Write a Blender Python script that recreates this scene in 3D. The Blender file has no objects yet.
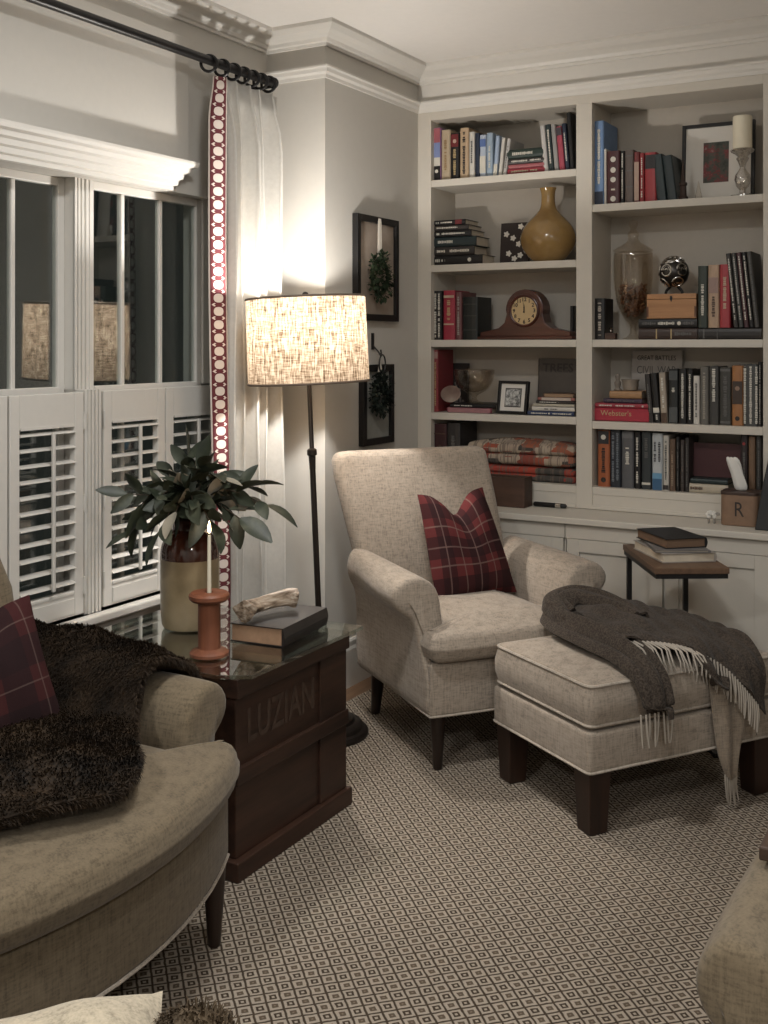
import bpy, bmesh, math, random
from mathutils import Vector, Matrix, Euler
random.seed(7)
sc = bpy.context.scene
COL = sc.collection
PI = math.pi
# ------------------------------------------------------------------ camera frame
YAW = math.radians(29.4); FPX = 1100.0; HC = 1.5; VH = 343.0
FW = (-math.sin(YAW), math.cos(YAW)); RT = (math.cos(YAW), math.sin(YAW))
def ray(u):
    k = (u-384)/FPX
    return (FW[0]+RT[0]*k, FW[1]+RT[1]*k)
def at_y(u, v, y):
    r = ray(u); t = y/r[1]; return (r[0]*t, y, HC-(v-VH)*t/FPX)
def at_x(u, v, x):
    r = ray(u); t = x/r[0]; return (x, r[1]*t, HC-(v-VH)*t/FPX)
cam_d = bpy.data.cameras.new('camera'); cam = bpy.data.objects.new('camera', cam_d); COL.objects.link(cam)
cam.location = (0, 0, HC); cam.rotation_euler = (PI/2, 0, YAW)
cam_d.sensor_fit = 'HORIZONTAL'; cam_d.sensor_width = 36; cam_d.lens = FPX/768*36
cam_d.shift_y = -(512-VH)/768; cam_d.clip_start = 0.05
sc.camera = cam
# ------------------------------------------------------------------ materials
def newmat(name):
    m = bpy.data.materials.new(name); m.use_nodes = True
    nt = m.node_tree; b = nt.nodes['Principled BSDF']
    return m, nt, b
def rgb(*c): return (c[0], c[1], c[2], 1)
def N(nt, t, **kw):
    n = nt.nodes.new(t)
    for k, v in kw.items(): setattr(n, k, v)
    return n
def L(nt, a, b): nt.links.new(a, b)
def mth(nt, op, a, b=None, c=None):
    n = nt.nodes.new('ShaderNodeMath'); n.operation = op
    for i, v in enumerate((a, b, c)):
        if v is None: continue
        if isinstance(v, (int, float)): n.inputs[i].default_value = v
        else: nt.links.new(v, n.inputs[i])
    return n.outputs[0]
def mixc(nt, fac, a, b):
    n = nt.nodes.new('ShaderNodeMix'); n.data_type = 'RGBA'
    for s, v in ((0, fac), (6, a), (7, b)):
        if isinstance(v, (int, float)): n.inputs[s].default_value = v
        elif isinstance(v, tuple): n.inputs[s].default_value = v if len(v) == 4 else rgb(*v)
        else: nt.links.new(v, n.inputs[s])
    return n.outputs[2]
def noise(nt, scale, vec=None, detail=3, rough=.55, sc3=None, src='Object'):
    tc = N(nt, 'ShaderNodeTexCoord'); n = N(nt, 'ShaderNodeTexNoise')
    n.inputs['Scale'].default_value = scale; n.inputs['Detail'].default_value = detail; n.inputs['Roughness'].default_value = rough
    v = vec or tc.outputs[src]
    if sc3:
        mp = N(nt, 'ShaderNodeMapping'); mp.inputs['Scale'].default_value = sc3; L(nt, v, mp.inputs['Vector']); v = mp.outputs[0]
    L(nt, v, n.inputs['Vector'])
    return n.outputs['Fac']
def ramp(nt, fac, stops):
    r = N(nt, 'ShaderNodeValToRGB'); e = r.color_ramp.elements
    while len(e) < len(stops): e.new(.5)
    for el, (p, c) in zip(e, stops): el.position = p; el.color = rgb(*c)
    L(nt, fac, r.inputs[0]); return r.outputs[0]
def bump(nt, b, h, strength=.3, dist=.002):
    n = N(nt, 'ShaderNodeBump'); n.inputs['Strength'].default_value = strength; n.inputs['Distance'].default_value = dist
    L(nt, h, n.inputs['Height']); L(nt, n.outputs[0], b.inputs['Normal'])
_pm = {}
def plain(name, c, rough=.55, metal=0., var=.08, spec=.5):
    """plain surface with a faint procedural mottle"""
    if name in _pm: return _pm[name]
    m, nt, b = newmat(name)
    f = noise(nt, 35, detail=4)
    c2 = tuple(max(0, x*(1-var*2)) for x in c)
    L(nt, mixc(nt, f, c2, tuple(min(1, x*(1+var)) for x in c)), b.inputs['Base Color'])
    b.inputs['Roughness'].default_value = rough; b.inputs['Metallic'].default_value = metal
    b.inputs['Specular IOR Level'].default_value = spec
    _pm[name] = m; return m
def linen(name, c, dark=.62, scale=1.0, rough=.95):
    m, nt, b = newmat(name)
    a = noise(nt, 1, sc3=(170*scale, 170*scale, 22*scale), detail=3)
    d = noise(nt, 1, sc3=(22*scale, 30*scale, 190*scale), detail=3)
    g = noise(nt, 320*scale, detail=2)
    w = mth(nt, 'ADD', mth(nt, 'MULTIPLY', a, .5), mth(nt, 'MULTIPLY', d, .5))
    w2 = mth(nt, 'ADD', mth(nt, 'MULTIPLY', w, .8), mth(nt, 'MULTIPLY', g, .2))
    dk = tuple(x*dark for x in c); lt = tuple(min(1, x*1.22) for x in c)
    L(nt, ramp(nt, w2, [(.36, dk), (.5, c), (.64, lt)]), b.inputs['Base Color'])
    b.inputs['Roughness'].default_value = rough; b.inputs['Specular IOR Level'].default_value = .15
    b.inputs['Sheen Weight'].default_value = .15
    bump(nt, b, w, .35, .0015)
    return m
def wood(name, c1, c2, axis='y', rough=.45, scale=1., spec=.4):
    m, nt, b = newmat(name)
    s = {'x': (2, 26, 26), 'y': (26, 2, 26), 'z': (26, 26, 2)}[axis]
    f = noise(nt, 1.0, sc3=tuple(q*scale for q in s), detail=6, rough=.65)
    g = noise(nt, 3.0, detail=3)
    h = mth(nt, 'ADD', mth(nt, 'MULTIPLY', f, .75), mth(nt, 'MULTIPLY', g, .25))
    L(nt, ramp(nt, h, [(.3, c1), (.68, c2)]), b.inputs['Base Color'])
    b.inputs['Roughness'].default_value = rough; b.inputs['Specular IOR Level'].default_value = spec
    bump(nt, b, f, .25, .001)
    return m
def uvnode(nt):
    t = N(nt, 'ShaderNodeTexCoord'); s = N(nt, 'ShaderNodeSeparateXYZ'); L(nt, t.outputs['UV'], s.inputs[0]); return s.outputs[0], s.outputs[1]

M = {}
M['wall'] = plain('wall_paint', (.56, .535, .49), .75, var=.02, spec=.25)
M['trim'] = plain('trim_paint', (.66, .635, .59), .42, var=.02, spec=.45)
M['ceil'] = plain('ceiling_paint', (.80, .77, .73), .85, var=.02, spec=.2)
M['case'] = plain('bookcase_paint', (.56, .52, .455), .5, var=.02, spec=.4)
M['caseback'] = plain('bookcase_back_paint', (.45, .41, .355), .6, var=.03, spec=.3)
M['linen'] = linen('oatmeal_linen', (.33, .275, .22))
M['linen_dim'] = linen('dim_tan_linen', (.165, .128, .083), scale=1.0)  # darkened, yellowed linen; the chairs' dimmer light is put into this colour
M['welt'] = linen('welt_cord', (.40, .345, .285))
M['darkwood'] = wood('espresso_wood', (.010, .007, .005), (.035, .02, .014), 'z', .35)
M['legwood'] = wood('walnut_leg', (.010, .006, .004), (.040, .018, .011), 'z', .4)
M['crate'] = wood('old_crate_wood', (.010, .005, .0035), (.060, .027, .016), 'y', .5)
M['oak'] = wood('floor_oak', (.10, .055, .03), (.24, .14, .08), 'y', .4)
M['mahog'] = wood('mahogany', (.02, .006, .004), (.09, .024, .014), 'x', .28)
M['tabletop'] = wood('brown_table_wood', (.07, .04, .025), (.17, .10, .06), 'y', .45)
M['spool'] = wood('orange_spool_wood', (.11, .036, .018), (.24, .085, .042), 'z', .5)
M['pine'] = wood('honey_pine', (.28, .13, .055), (.52, .28, .13), 'x', .45)
M['boxwood'] = wood('dark_box_wood', (.03, .016, .011), (.09, .048, .032), 'x', .6)
M['black'] = plain('black_metal', (.012, .011, .011), .45, .3, var=.1)
M['iron'] = plain('iron_rod', (.010, .009, .009), .38, .2, var=.1)
M['bronze'] = plain('bronze_pole', (.028, .021, .017), .38, .4, var=.1)
M['white'] = plain('white_mat_board', (.66, .63, .58), .8, var=.02)
M['page'] = plain('book_pages', (.55, .48, .38), .9, var=.12)
M['oldpage'] = plain('old_book_pages', (.33, .20, .12), .9, var=.2)
M['wax'] = plain('ivory_wax', (.72, .66, .52), .5, var=.03)
M['silver'] = plain('antique_silver', (.55, .53, .50), .22, 1.0, var=.15)
M['fringe'] = plain('fringe_wool', (.42, .37, .31), .95, var=.12)
M['brass'] = plain('aged_brass', (.45, .30, .12), .35, .9, var=.2)
M['gold'] = plain('gilt_lettering', (.50, .38, .20), .5, .2)
M['ink'] = plain('dark_ink', (.03, .025, .022), .8)
M['paperw'] = plain('pale_lettering', (.62, .59, .53), .8)

def glassy(name, tint=(.95, .95, .93), k=1.0, rough=.0, base=.03):
    m, nt, b = newmat(name); nt.nodes.remove(b)
    out = [n for n in nt.nodes if n.type == 'OUTPUT_MATERIAL'][0]
    tr = N(nt, 'ShaderNodeBsdfTransparent'); tr.inputs[0].default_value = rgb(*tint)
    gl = N(nt, 'ShaderNodeBsdfGlossy'); gl.inputs['Roughness'].default_value = rough; gl.inputs[0].default_value = (1, 1, 1, 1)
    fr = N(nt, 'ShaderNodeLayerWeight'); fr.inputs[0].default_value = .5
    f = mth(nt, 'MINIMUM', mth(nt, 'ADD', mth(nt, 'MULTIPLY', mth(nt, 'POWER', fr.outputs['Facing'], 4.0), k), base), 1.0)
    mx = N(nt, 'ShaderNodeMixShader'); L(nt, f, mx.inputs[0]); L(nt, tr.outputs[0], mx.inputs[1]); L(nt, gl.outputs[0], mx.inputs[2])
    L(nt, mx.outputs[0], out.inputs[0]); return m
M['pane'] = glassy('window_glass', (.9, .93, .92), .9, 0, .11)
M['jar'] = glassy('clear_jar_glass', (.90, .87, .83), .7, .02, .05)
M['tableglass'] = glassy('table_glass', (.80, .86, .82), 1.0, .01, .10)
M['frameglass'] = glassy('picture_glass', (.97, .97, .97), .6, .02, .0)

# lamp shade: thin translucent linen
def shade_mat():
    m, nt, b = newmat('linen_shade'); nt.nodes.remove(b)
    out = [n for n in nt.nodes if n.type == 'OUTPUT_MATERIAL'][0]
    a = noise(nt, 1, sc3=(170, 170, 22), detail=3); d = noise(nt, 1, sc3=(26, 26, 230), detail=3)
    w = mth(nt, 'ADD', mth(nt, 'MULTIPLY', a, .62), mth(nt, 'MULTIPLY', d, .38))
    c = ramp(nt, w, [(.36, (.07, .040, .022)), (.5, (.30, .225, .155)), (.62, (.54, .44, .33))])
    df = N(nt, 'ShaderNodeBsdfDiffuse'); ts = N(nt, 'ShaderNodeBsdfTranslucent')
    L(nt, c, df.inputs[0]); L(nt, c, ts.inputs[0])
    mx = N(nt, 'ShaderNodeMixShader'); mx.inputs[0].default_value = .22
    L(nt, df.outputs[0], mx.inputs[1]); L(nt, ts.outputs[0], mx.inputs[2]); L(nt, mx.outputs[0], out.inputs[0])
    return m
M['shade'] = shade_mat()
def emit(name, c, s):
    m, nt, b = newmat(name); b.inputs['Base Color'].default_value = rgb(*c)
    b.inputs['Emission Color'].default_value = rgb(*c); b.inputs['Emission Strength'].default_value = s; return m
M['bulb'] = emit('bulb_glow', (1, .86, .68), 6)
M['flame'] = emit('flame_glow', (1, .72, .40), 9)

def rug_mat():
    m, nt, b = newmat('diamond_rug')
    tc = N(nt, 'ShaderNodeTexCoord'); mp = N(nt, 'ShaderNodeMapping')
    wob = N(nt, 'ShaderNodeTexNoise'); wob.inputs['Scale'].default_value = 40
    L(nt, tc.outputs['Object'], wob.inputs['Vector'])
    vm = N(nt, 'ShaderNodeVectorMath', operation='MULTIPLY_ADD')
    L(nt, wob.outputs['Color'], vm.inputs[0]); vm.inputs[1].default_value = (.006, .006, 0); L(nt, tc.outputs['Object'], vm.inputs[2])
    mp.inputs['Rotation'].default_value = (0, 0, PI/4); mp.inputs['Scale'].default_value = (1/.0348,)*3
    L(nt, vm.outputs[0], mp.inputs['Vector'])
    s = N(nt, 'ShaderNodeSeparateXYZ'); L(nt, mp.outputs[0], s.inputs[0])
    fx = mth(nt, 'ABSOLUTE', mth(nt, 'SUBTRACT', mth(nt, 'FRACT', s.outputs[0]), .5))
    fy = mth(nt, 'ABSOLUTE', mth(nt, 'SUBTRACT', mth(nt, 'FRACT', s.outputs[1]), .5))
    d = mth(nt, 'MULTIPLY', mth(nt, 'MAXIMUM', fx, fy), 2)
    ck = mth(nt, 'MODULO', mth(nt, 'ADD', mth(nt, 'FLOOR', s.outputs[0]), mth(nt, 'FLOOR', s.outputs[1])), 2)
    ck = mth(nt, 'ABSOLUTE', ck)
    dk, lt, md = (.034, .023, .015), (.46, .395, .32), (.22, .175, .13)
    r1 = ramp(nt, d, [(.0, lt), (.16, lt), (.24, dk), (.46, dk), (.54, lt), (.80, lt), (.90, dk)])
    r2 = ramp(nt, d, [(.0, md), (.10, md), (.18, (.10, .074, .052)), (.38, (.10, .074, .052)), (.48, lt), (.78, lt), (.90, dk)])
    c = mixc(nt, ck, r1, r2)
    f = noise(nt, 260, detail=2)
    c = mixc(nt, mth(nt, 'MULTIPLY', f, .55), c, (.13, .10, .075))
    L(nt, c, b.inputs['Base Color']); b.inputs['Roughness'].default_value = 1; b.inputs['Specular IOR Level'].default_value = .05
    bump(nt, b, f, .5, .003); return m
M['rug'] = rug_mat()

def plaid(name, base, cols):
    """cols: list of (axis, pos, width, colour, strength) bands in UV, repeated once per unit"""
    m, nt, b = newmat(name); u, v = uvnode(nt); c = None
    cur = rgb(*base)
    for ax, p, w, col, st in cols:
        x = mth(nt, 'FRACT', u if ax == 'u' else v)
        band = mth(nt, 'LESS_THAN', mth(nt, 'ABSOLUTE', mth(nt, 'SUBTRACT', x, p)), w/2)
        cur = mixc(nt, mth(nt, 'MULTIPLY', band, st), cur, rgb(*col))
    tw = noise(nt, 300, detail=2)
    cur = mixc(nt, mth(nt, 'MULTIPLY', tw, .35), cur, rgb(*(x*.4 for x in base)))
    L(nt, cur, b.inputs['Base Color']); b.inputs['Roughness'].default_value = .95; b.inputs['Specular IOR Level'].default_value = .1
    bump(nt, b, tw, .3, .001); return m
DKN, CRM = (.020, .013, .014), (.24, .17, .145)
M['plaid'] = plaid('red_plaid_wool', (.118, .028, .028), [
    ('u', .16, .15, DKN, .72), ('u', .52, .17, DKN, .72), ('u', .86, .14, DKN, .72), ('v', .14, .17, DKN, .72), ('v', .50, .20, DKN, .72), ('v', .84, .14, DKN, .72),
    ('u', .34, .014, CRM, .5), ('u', .70, .014, CRM, .5), ('v', .33, .014, CRM, .5), ('v', .69, .014, CRM, .5), ('u', .16, .014, (.16, .10, .09), .8), ('u', .52, .014, (.16, .10, .09), .8), ('v', .50, .014, (.16, .10, .09), .8)])
M['plaid2'] = plaid('maroon_plaid_wool', (.055, .018, .018), [
    ('u', .2, .22, DKN, .75), ('u', .7, .2, DKN, .75), ('v', .2, .26, DKN, .8), ('v', .66, .2, DKN, .7),
    ('u', .40, .012, CRM, .3), ('u', .88, .012, CRM, .3), ('v', .46, .010, CRM, .28), ('v', .86, .010, CRM, .28)])
def trimband():
    m, nt, b = newmat('red_cane_trim'); u, v = uvnode(nt)   # v in cells, u across -1..1
    fv = mth(nt, 'SUBTRACT', mth(nt, 'FRACT', v), .5); fu = mth(nt, 'MULTIPLY', u, .5)
    r = mth(nt, 'POWER', mth(nt, 'ADD', mth(nt, 'POWER', mth(nt, 'ABSOLUTE', mth(nt, 'MULTIPLY', fu, 1.25)), 2.4), mth(nt, 'POWER', mth(nt, 'ABSOLUTE', fv), 2.4)), 1/2.4)
    au = mth(nt, 'ABSOLUTE', u)
    fv2 = mth(nt, 'ABSOLUTE', mth(nt, 'SUBTRACT', mth(nt, 'FRACT', mth(nt, 'ADD', v, .5)), .5))
    red, wht = (.125, .022, .028), (.70, .62, .56)
    # white diagonal lines and lozenges between the discs
    dg = mth(nt, 'ABSOLUTE', mth(nt, 'SUBTRACT', mth(nt, 'ADD', au, mth(nt, 'MULTIPLY', fv2, 2.0)), .62))
    c = mixc(nt, mth(nt, 'LESS_THAN', dg, .13), red, wht)
    c = mixc(nt, mth(nt, 'LESS_THAN', r, .44), c, red)
    c = mixc(nt, mth(nt, 'LESS_THAN', r, .33), c, wht)
    c = mixc(nt, mth(nt, 'GREATER_THAN', au, .86), c, wht)
    L(nt, c, b.inputs['Base Color']); b.inputs['Roughness'].default_value = .85; return m
M['trimband'] = trimband()
def curtain_mat():
    m, nt, b = newmat('white_curtain_linen')
    f = noise(nt, 60, detail=4)
    L(nt, mixc(nt, f, (.52, .50, .46), (.64, .62, .58)), b.inputs['Base Color'])
    b.inputs['Roughness'].default_value = .9; b.inputs['Specular IOR Level'].default_value = .15; bump(nt, b, f, .15, .002); return m
M['curtain'] = curtain_mat()
def throw_mat():
    m, nt, b = newmat('grey_brown_wool')
    f = noise(nt, 180, detail=3); g = noise(nt, 12, detail=3)
    c = mixc(nt, ramp(nt, f, [(.38, (0, 0, 0)), (.62, (1, 1, 1))]), (.020, .0155, .0125), (.078, .062, .050)); c = mixc(nt, mth(nt, 'MULTIPLY', g, .4), c, (.085, .068, .054))
    L(nt, c, b.inputs['Base Color']); b.inputs['Roughness'].default_value = 1; b.inputs['Specular IOR Level'].default_value = .05
    b.inputs['Sheen Weight'].default_value = .08; bump(nt, b, f, .9, .003); return m
M['throw'] = throw_mat()
M['throwtan'] = linen('tan_wool_underside', (.26, .21, .16), scale=1.3)
def fur_mat(name, c1, c2):
    m, nt, b = newmat(name)
    g = noise(nt, 9, detail=4); f = noise(nt, 160, detail=3)
    w = mth(nt, 'ADD', mth(nt, 'MULTIPLY', g, .6), mth(nt, 'MULTIPLY', f, .4))
    L(nt, ramp(nt, w, [(.38, c1), (.56, tuple((a+q)/2 for a, q in zip(c1, c2))), (.7, c2)]), b.inputs['Base Color'])
    b.inputs['Roughness'].default_value = .7; b.inputs['Specular IOR Level'].default_value = .2; return m
M['fur'] = fur_mat('dark_brown_fur', (.005, .0035, .0025), (.060, .037, .020))
M['fur2'] = fur_mat('brown_fur', (.05, .035, .022), (.22, .16, .10))
def leaf_mat():
    m, nt, b = newmat('dusty_green_leaf'); f = noise(nt, 14, detail=3)
    L(nt, ramp(nt, f, [(.3, (.012, .017, .010)), (.55, (.034, .042, .026)), (.75, (.088, .094, .062))]), b.inputs['Base Color'])
    b.inputs['Roughness'].default_value = .5; return m
M['leaf'] = leaf_mat()
M['leafpale'] = plain('pale_leaf_underside', (.30, .27, .21), .7, var=.15)
M['wreath'] = fur_mat('wreath_green', (.008, .016, .008), (.06, .085, .045))
M['stem'] = plain('branch_stem', (.06, .045, .03), .8)

# ------------------------------------------------------------------ object helpers
def link(o, parent=None):
    COL.objects.link(o)
    if parent is not None: o.parent = parent
    return o
def obj(name, bm, mat, parent=None, smooth=True, sub=0, bev=0, recalc=True):
    if recalc: bmesh.ops.recalc_face_normals(bm, faces=bm.faces)
    me = bpy.data.meshes.new(name); bm.to_mesh(me); bm.free()
    if isinstance(mat, (list, tuple)):
        for q in mat: me.materials.append(q)
    else: me.materials.append(mat)
    if smooth:
        me.polygons.foreach_set('use_smooth', [True]*len(me.polygons))
    o = link(bpy.data.objects.new(name, me), parent)
    if bev:
        b = o.modifiers.new('bevel', 'BEVEL'); b.width = bev; b.segments = 2; b.limit_method = 'ANGLE'
    if sub:
        s = o.modifiers.new('subd', 'SUBSURF'); s.levels = sub; s.render_levels = sub
    if smooth and not sub:
        try: me.set_sharp_from_angle(angle=math.radians(40))
        except Exception: pass
    return o
def tag(o, label, cat, group=None):
    o['label'] = label; o['category'] = cat
    if group: o['group'] = group
    return o
def thing(name, label, cat, loc=(0, 0, 0), rz=0., group=None):
    o = link(bpy.data.objects.new(name, None)); o.location = loc; o.rotation_euler = (0, 0, rz); o.empty_display_size = .1
    return tag(o, label, cat, group)
def struct(name, bm, mat, parent=None, **kw):
    o = obj(name, bm, mat, parent, **kw)
    if parent is None: o['kind'] = 'structure'
    return o
def B(): return bmesh.new()
def box(bm, x0, x1, y0, y1, z0, z1):
    vs = [bm.verts.new((x, y, z)) for x in (x0, x1) for y in (y0, y1) for z in (z0, z1)]
    for f in ((0, 1, 3, 2), (4, 6, 7, 5), (0, 4, 5, 1), (2, 3, 7, 6), (0, 2, 6, 4), (1, 5, 7, 3)):
        bm.faces.new([vs[i] for i in f])
    return bm
def bx(*a): return box(B(), *a)
def rings(bm, rs, close=True, cap0=True, cap1=True, uv=None):
    """loft through rings (lists of 3-tuples, same count)"""
    V = [[bm.verts.new(p) for p in r] for r in rs]
    n = len(rs[0])
    for a, b in zip(V, V[1:]):
        for i in range(n if close else n-1):
            j = (i+1) % n
            bm.faces.new((a[i], a[j], b[j], b[i]))
    def cap(r, pts):
        c = bm.verts.new(tuple(sum(p[k] for p in pts)/n for k in range(3)))
        for i in range(n): bm.faces.new((r[i], r[(i+1) % n], c))
    if close and cap0: cap(V[0], rs[0])
    if close and cap1: cap(V[-1], rs[-1])
    return V
def lathe(bm, prof, seg=32, cx=0, cy=0, cz=0, sx=1., sy=1.):
    """prof: list of (r, z) from bottom to top; axis along z"""
    rs = [[(cx+sx*r*math.cos(2*PI*i/seg), cy+sy*r*math.sin(2*PI*i/seg), cz+z) for i in range(seg)] for r, z in prof]
    rings(bm, rs); return bm
def frame_at(d, up=Vector((0, 0, 1))):
    d = d.normalized()
    if abs(d.dot(up)) > .98: up = Vector((1, 0, 0))
    s = d.cross(up).normalized(); return s, s.cross(d).normalized()
def tube(bm, pts, r, seg=8, flat=1.0, closed=False, up=Vector((0, 0, 1))):
    P = [Vector(p) for p in pts]; rs = []
    for i, p in enumerate(P):
        if closed: d = P[(i+1) % len(P)]-P[i-1]
        else: d = P[min(i+1, len(P)-1)]-P[max(i-1, 0)]
        s, u = frame_at(d, up); rr = r[i] if isinstance(r, (list, tuple)) else r
        rs.append([tuple(p+s*(rr*math.cos(2*PI*k/seg))+u*(rr*flat*math.sin(2*PI*k/seg))) for k in range(seg)])
    if closed: rs.append(rs[0])
    rings(bm, rs, cap0=not closed, cap1=not closed)
    if closed: bmesh.ops.remove_doubles(bm, verts=bm.verts, dist=1e-6)
    return bm
def spline(pts, n=8):
    """Catmull-Rom through pts"""
    P = [Vector(p) for p in pts]; out = []
    for i in range(len(P)-1):
        p0, p1, p2, p3 = P[max(i-1, 0)], P[i], P[i+1], P[min(i+2, len(P)-1)]
        for k in range(n):
            t = k/n
            out.append(.5*((2*p1)+(p2-p0)*t+(2*p0-5*p1+4*p2-p3)*t*t+(3*p1-p0-3*p2+p3)*t**3))
    out.append(P[-1]); return out
def extrude_poly(bm, pts, z0, z1, axis='z'):
    """prism from 2D outline; axis = direction of extrusion"""
    def mk(p, h):
        return {'z': (p[0], p[1], h), 'y': (p[0], h, p[1]), 'x': (h, p[0], p[1])}[axis]
    a = [bm.verts.new(mk(p, z0)) for p in pts]; b = [bm.verts.new(mk(p, z1)) for p in pts]
    n = len(pts)
    for i in range(n): bm.faces.new((a[i], a[(i+1) % n], b[(i+1) % n], b[i]))
    bm.faces.new(a); bm.faces.new(b); return bm
def round_poly(pts, rad, seg=5):
    """round the corners of a polygon; rad scalar or list"""
    out = []; n = len(pts)
    for i in range(n):
        p = Vector(pts[i]).to_2d(); a = Vector(pts[i-1]).to_2d(); c = Vector(pts[(i+1) % n]).to_2d()
        r = rad[i] if isinstance(rad, (list, tuple)) else rad
        d1 = (a-p); d2 = (c-p); l1, l2 = d1.length, d2.length
        r = min(r, l1*.49, l2*.49); q1 = p+d1/l1*r; q2 = p+d2/l2*r
        if r < 1e-5: out.append((p.x, p.y)); continue
        for k in range(seg+1):
            t = k/seg; q = q1*(1-t)**2+p*2*t*(1-t)+q2*t*t; out.append((q.x, q.y))
    return out
def subdiv(pts, step):
    out = []
    for i in range(len(pts)):
        a = Vector(pts[i]); b = Vector(pts[(i+1) % len(pts)]); k = max(1, int((b-a).length/step))
        for j in range(k): out.append(tuple(a.lerp(b, j/k)))
    return out
def inset2(pts, d):
    n = len(pts); out = []
    ar = sum(pts[i][0]*pts[(i+1) % n][1]-pts[(i+1) % n][0]*pts[i][1] for i in range(n)); sg = 1 if ar > 0 else -1
    for i in range(n):
        a = Vector(pts[i-1]); c = Vector(pts[(i+1) % n]); t = (c-a)
        if t.length < 1e-9: out.append(pts[i]); continue
        t.normalize(); out.append((pts[i][0]-sg*t.y*d, pts[i][1]+sg*t.x*d))
    return out
def cushion(bm, out, z0, z1, r, crown=.0, wob=0., bulge=0.):
    """upholstered block: 2D outline, rounded edges, crowned top"""
    cx = sum(p[0] for p in out)/len(out); cy = sum(p[1] for p in out)/len(out)
    rs = []
    def ring(d, z, f=1.):
        q = inset2(out, d)
        return [(cx+(p[0]-cx)*f, cy+(p[1]-cy)*f, z+(wob*math.sin(p[0]*23+p[1]*31) if f < 1 else 0)) for p in q]
    rs.append(ring(r, z0, .5)); rs.append(ring(r, z0, .98))
    for k in range(5):
        a = -PI/2+PI/2*k/4; rs.append(ring(r-r*math.cos(a), z0+r+r*math.sin(a)))
    m = 3
    for k in range(1, m): 
        zz = z0+r+(z1-z0-2*r)*k/m; rs.append(ring(-bulge*math.sin(PI*k/m), zz))
    for k in range(5):
        a = PI/2*k/4; rs.append(ring(r-r*math.cos(a), z1-r+r*math.sin(a)))
    for f in (.9, .75, .55, .3, .1):
        rs.append(ring(r, z1+crown*(1-f**2.2), f))
    rings(bm, rs); return bm
def text_mesh(s, size, name='lettering', bold=0., shear=0.):
    cu = bpy.data.curves.new('t', 'FONT'); cu.body = s; cu.size = size; cu.extrude = .0006; cu.align_x = 'CENTER'; cu.align_y = 'CENTER'; cu.offset = bold; cu.shear = shear
    cu.resolution_u = 3
    o = bpy.data.objects.new('t', cu); COL.objects.link(o)
    dg = bpy.context.evaluated_depsgraph_get(); me = bpy.data.meshes.new_from_object(o.evaluated_get(dg)); me.name = name
    bpy.data.objects.remove(o); bpy.data.curves.remove(cu); return me
def text(name, s, size, mat, parent, loc, rot=(PI/2, 0, 0), sx=1., bold=0., sy=1.):
    me = text_mesh(s, size, name, bold); me.materials.clear(); me.materials.append(mat)
    o = link(bpy.data.objects.new(name, me), parent); o.location = loc; o.rotation_euler = rot; o.scale = (sx, sy, 1); return o
def lerp(a, b, t): return a+(b-a)*t
def smooth01(t): t = max(0, min(1, t)); return t*t*(3-2*t)

# ================================================================== SETTING
XF, YB, YJ, XW = -2.5, 4.774, 3.929, -2.8        # picture wall, bookcase face, jog, window wall
ZC = 2.84
YBK = 5.06
struct('floor', bx(-3.0, 2.6, -2.6, 5.2, -.1, 0), M['oak'], smooth=False)
struct('ceiling', bx(-3.0, 2.6, -2.6, 5.2, ZC, ZC+.1), M['ceil'], smooth=False)
# window wall with its openings
bm = B()
ZS, ZT = .545, 2.085
W2 = (2.937, 3.62); W1 = (2.165, 2.847)
box(bm, -2.99, XW, -2.6, YJ, 0, ZS); box(bm, -2.99, XW, -2.6, YJ, ZT, ZC)
box(bm, -2.99, XW, -2.6, W1[0]-.09, ZS, ZT); box(bm, -2.99, XW, W2[1], YJ, ZS, ZT)
struct('wall_left', bm, M['wall'], smooth=False)
struct('wall_jog', bx(-2.99, XF, YJ, 5.2, 0, ZC), M['wall'], smooth=False)
struct('wall_back', bx(XF, 2.6, 5.075, 5.2, 0, ZC), M['wall'], smooth=False)
struct('wall_right', bx(2.5, 2.6, -2.6, 5.075, 0, ZC), M['wall'], smooth=False)
struct('wall_front', bx(-2.8, 2.5, -2.6, -2.5, 0, ZC), M['wall'], smooth=False)
struct('wall_beside_bookcase', bx(-.765, 2.5, 4.79, 5.075, 0, ZC), M['wall'], smooth=False)
# mouldings: profile (distance off the wall, z) swept along an inside-mitred path
def moulding(name, prof, path, mat):
    """path: list of (x, y); the room lies to the right of the travelling direction"""
    bm = B(); n = len(path); rs = []
    for i, p in enumerate(path):
        p = Vector(p)
        d1 = (p-Vector(path[i-1])).normalized() if i else None
        d2 = (Vector(path[i+1])-p).normalized() if i < n-1 else None
        n1 = Vector((d1.y, -d1.x)) if d1 else None; n2 = Vector((d2.y, -d2.x)) if d2 else None
        if n1 is None: m = n2
        elif n2 is None: m = n1
        else:
            m = n1+n2; m = m/ (1+n1.dot(n2))
        rs.append([(p.x+m.x*a, p.y+m.y*a, z) for a, z in prof])
    rings(bm, rs)
    return struct(name, bm, mat, smooth=False)
crown = [(0, 2.757), (.012, 2.757), (.014, 2.768), (.024, 2.772), (.03, 2.785), (.05, 2.797), (.072, 2.806), (.088, 2.818), (.094, 2.824), (.094, 2.8395), (0, 2.8395)]
pict = [(0, 2.622), (.008, 2.622), (.011, 2.636), (.02, 2.645), (.024, 2.658), (.03, 2.664), (.03, 2.672), (0, 2.672)]
wallpath = [(XW, -2.5), (XW, YJ), (XF, YJ), (XF, YB+.0), (2.5, YB+.0)]
moulding('trim_1', crown, wallpath, M['trim'])
moulding('trim_2', pict, wallpath[1:], M['trim'])
struct('trim_9', bx(XF+.0005, 2.499, YB, YB+.3, 2.6455, ZC-.0005), M['trim'], smooth=False)
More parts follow.
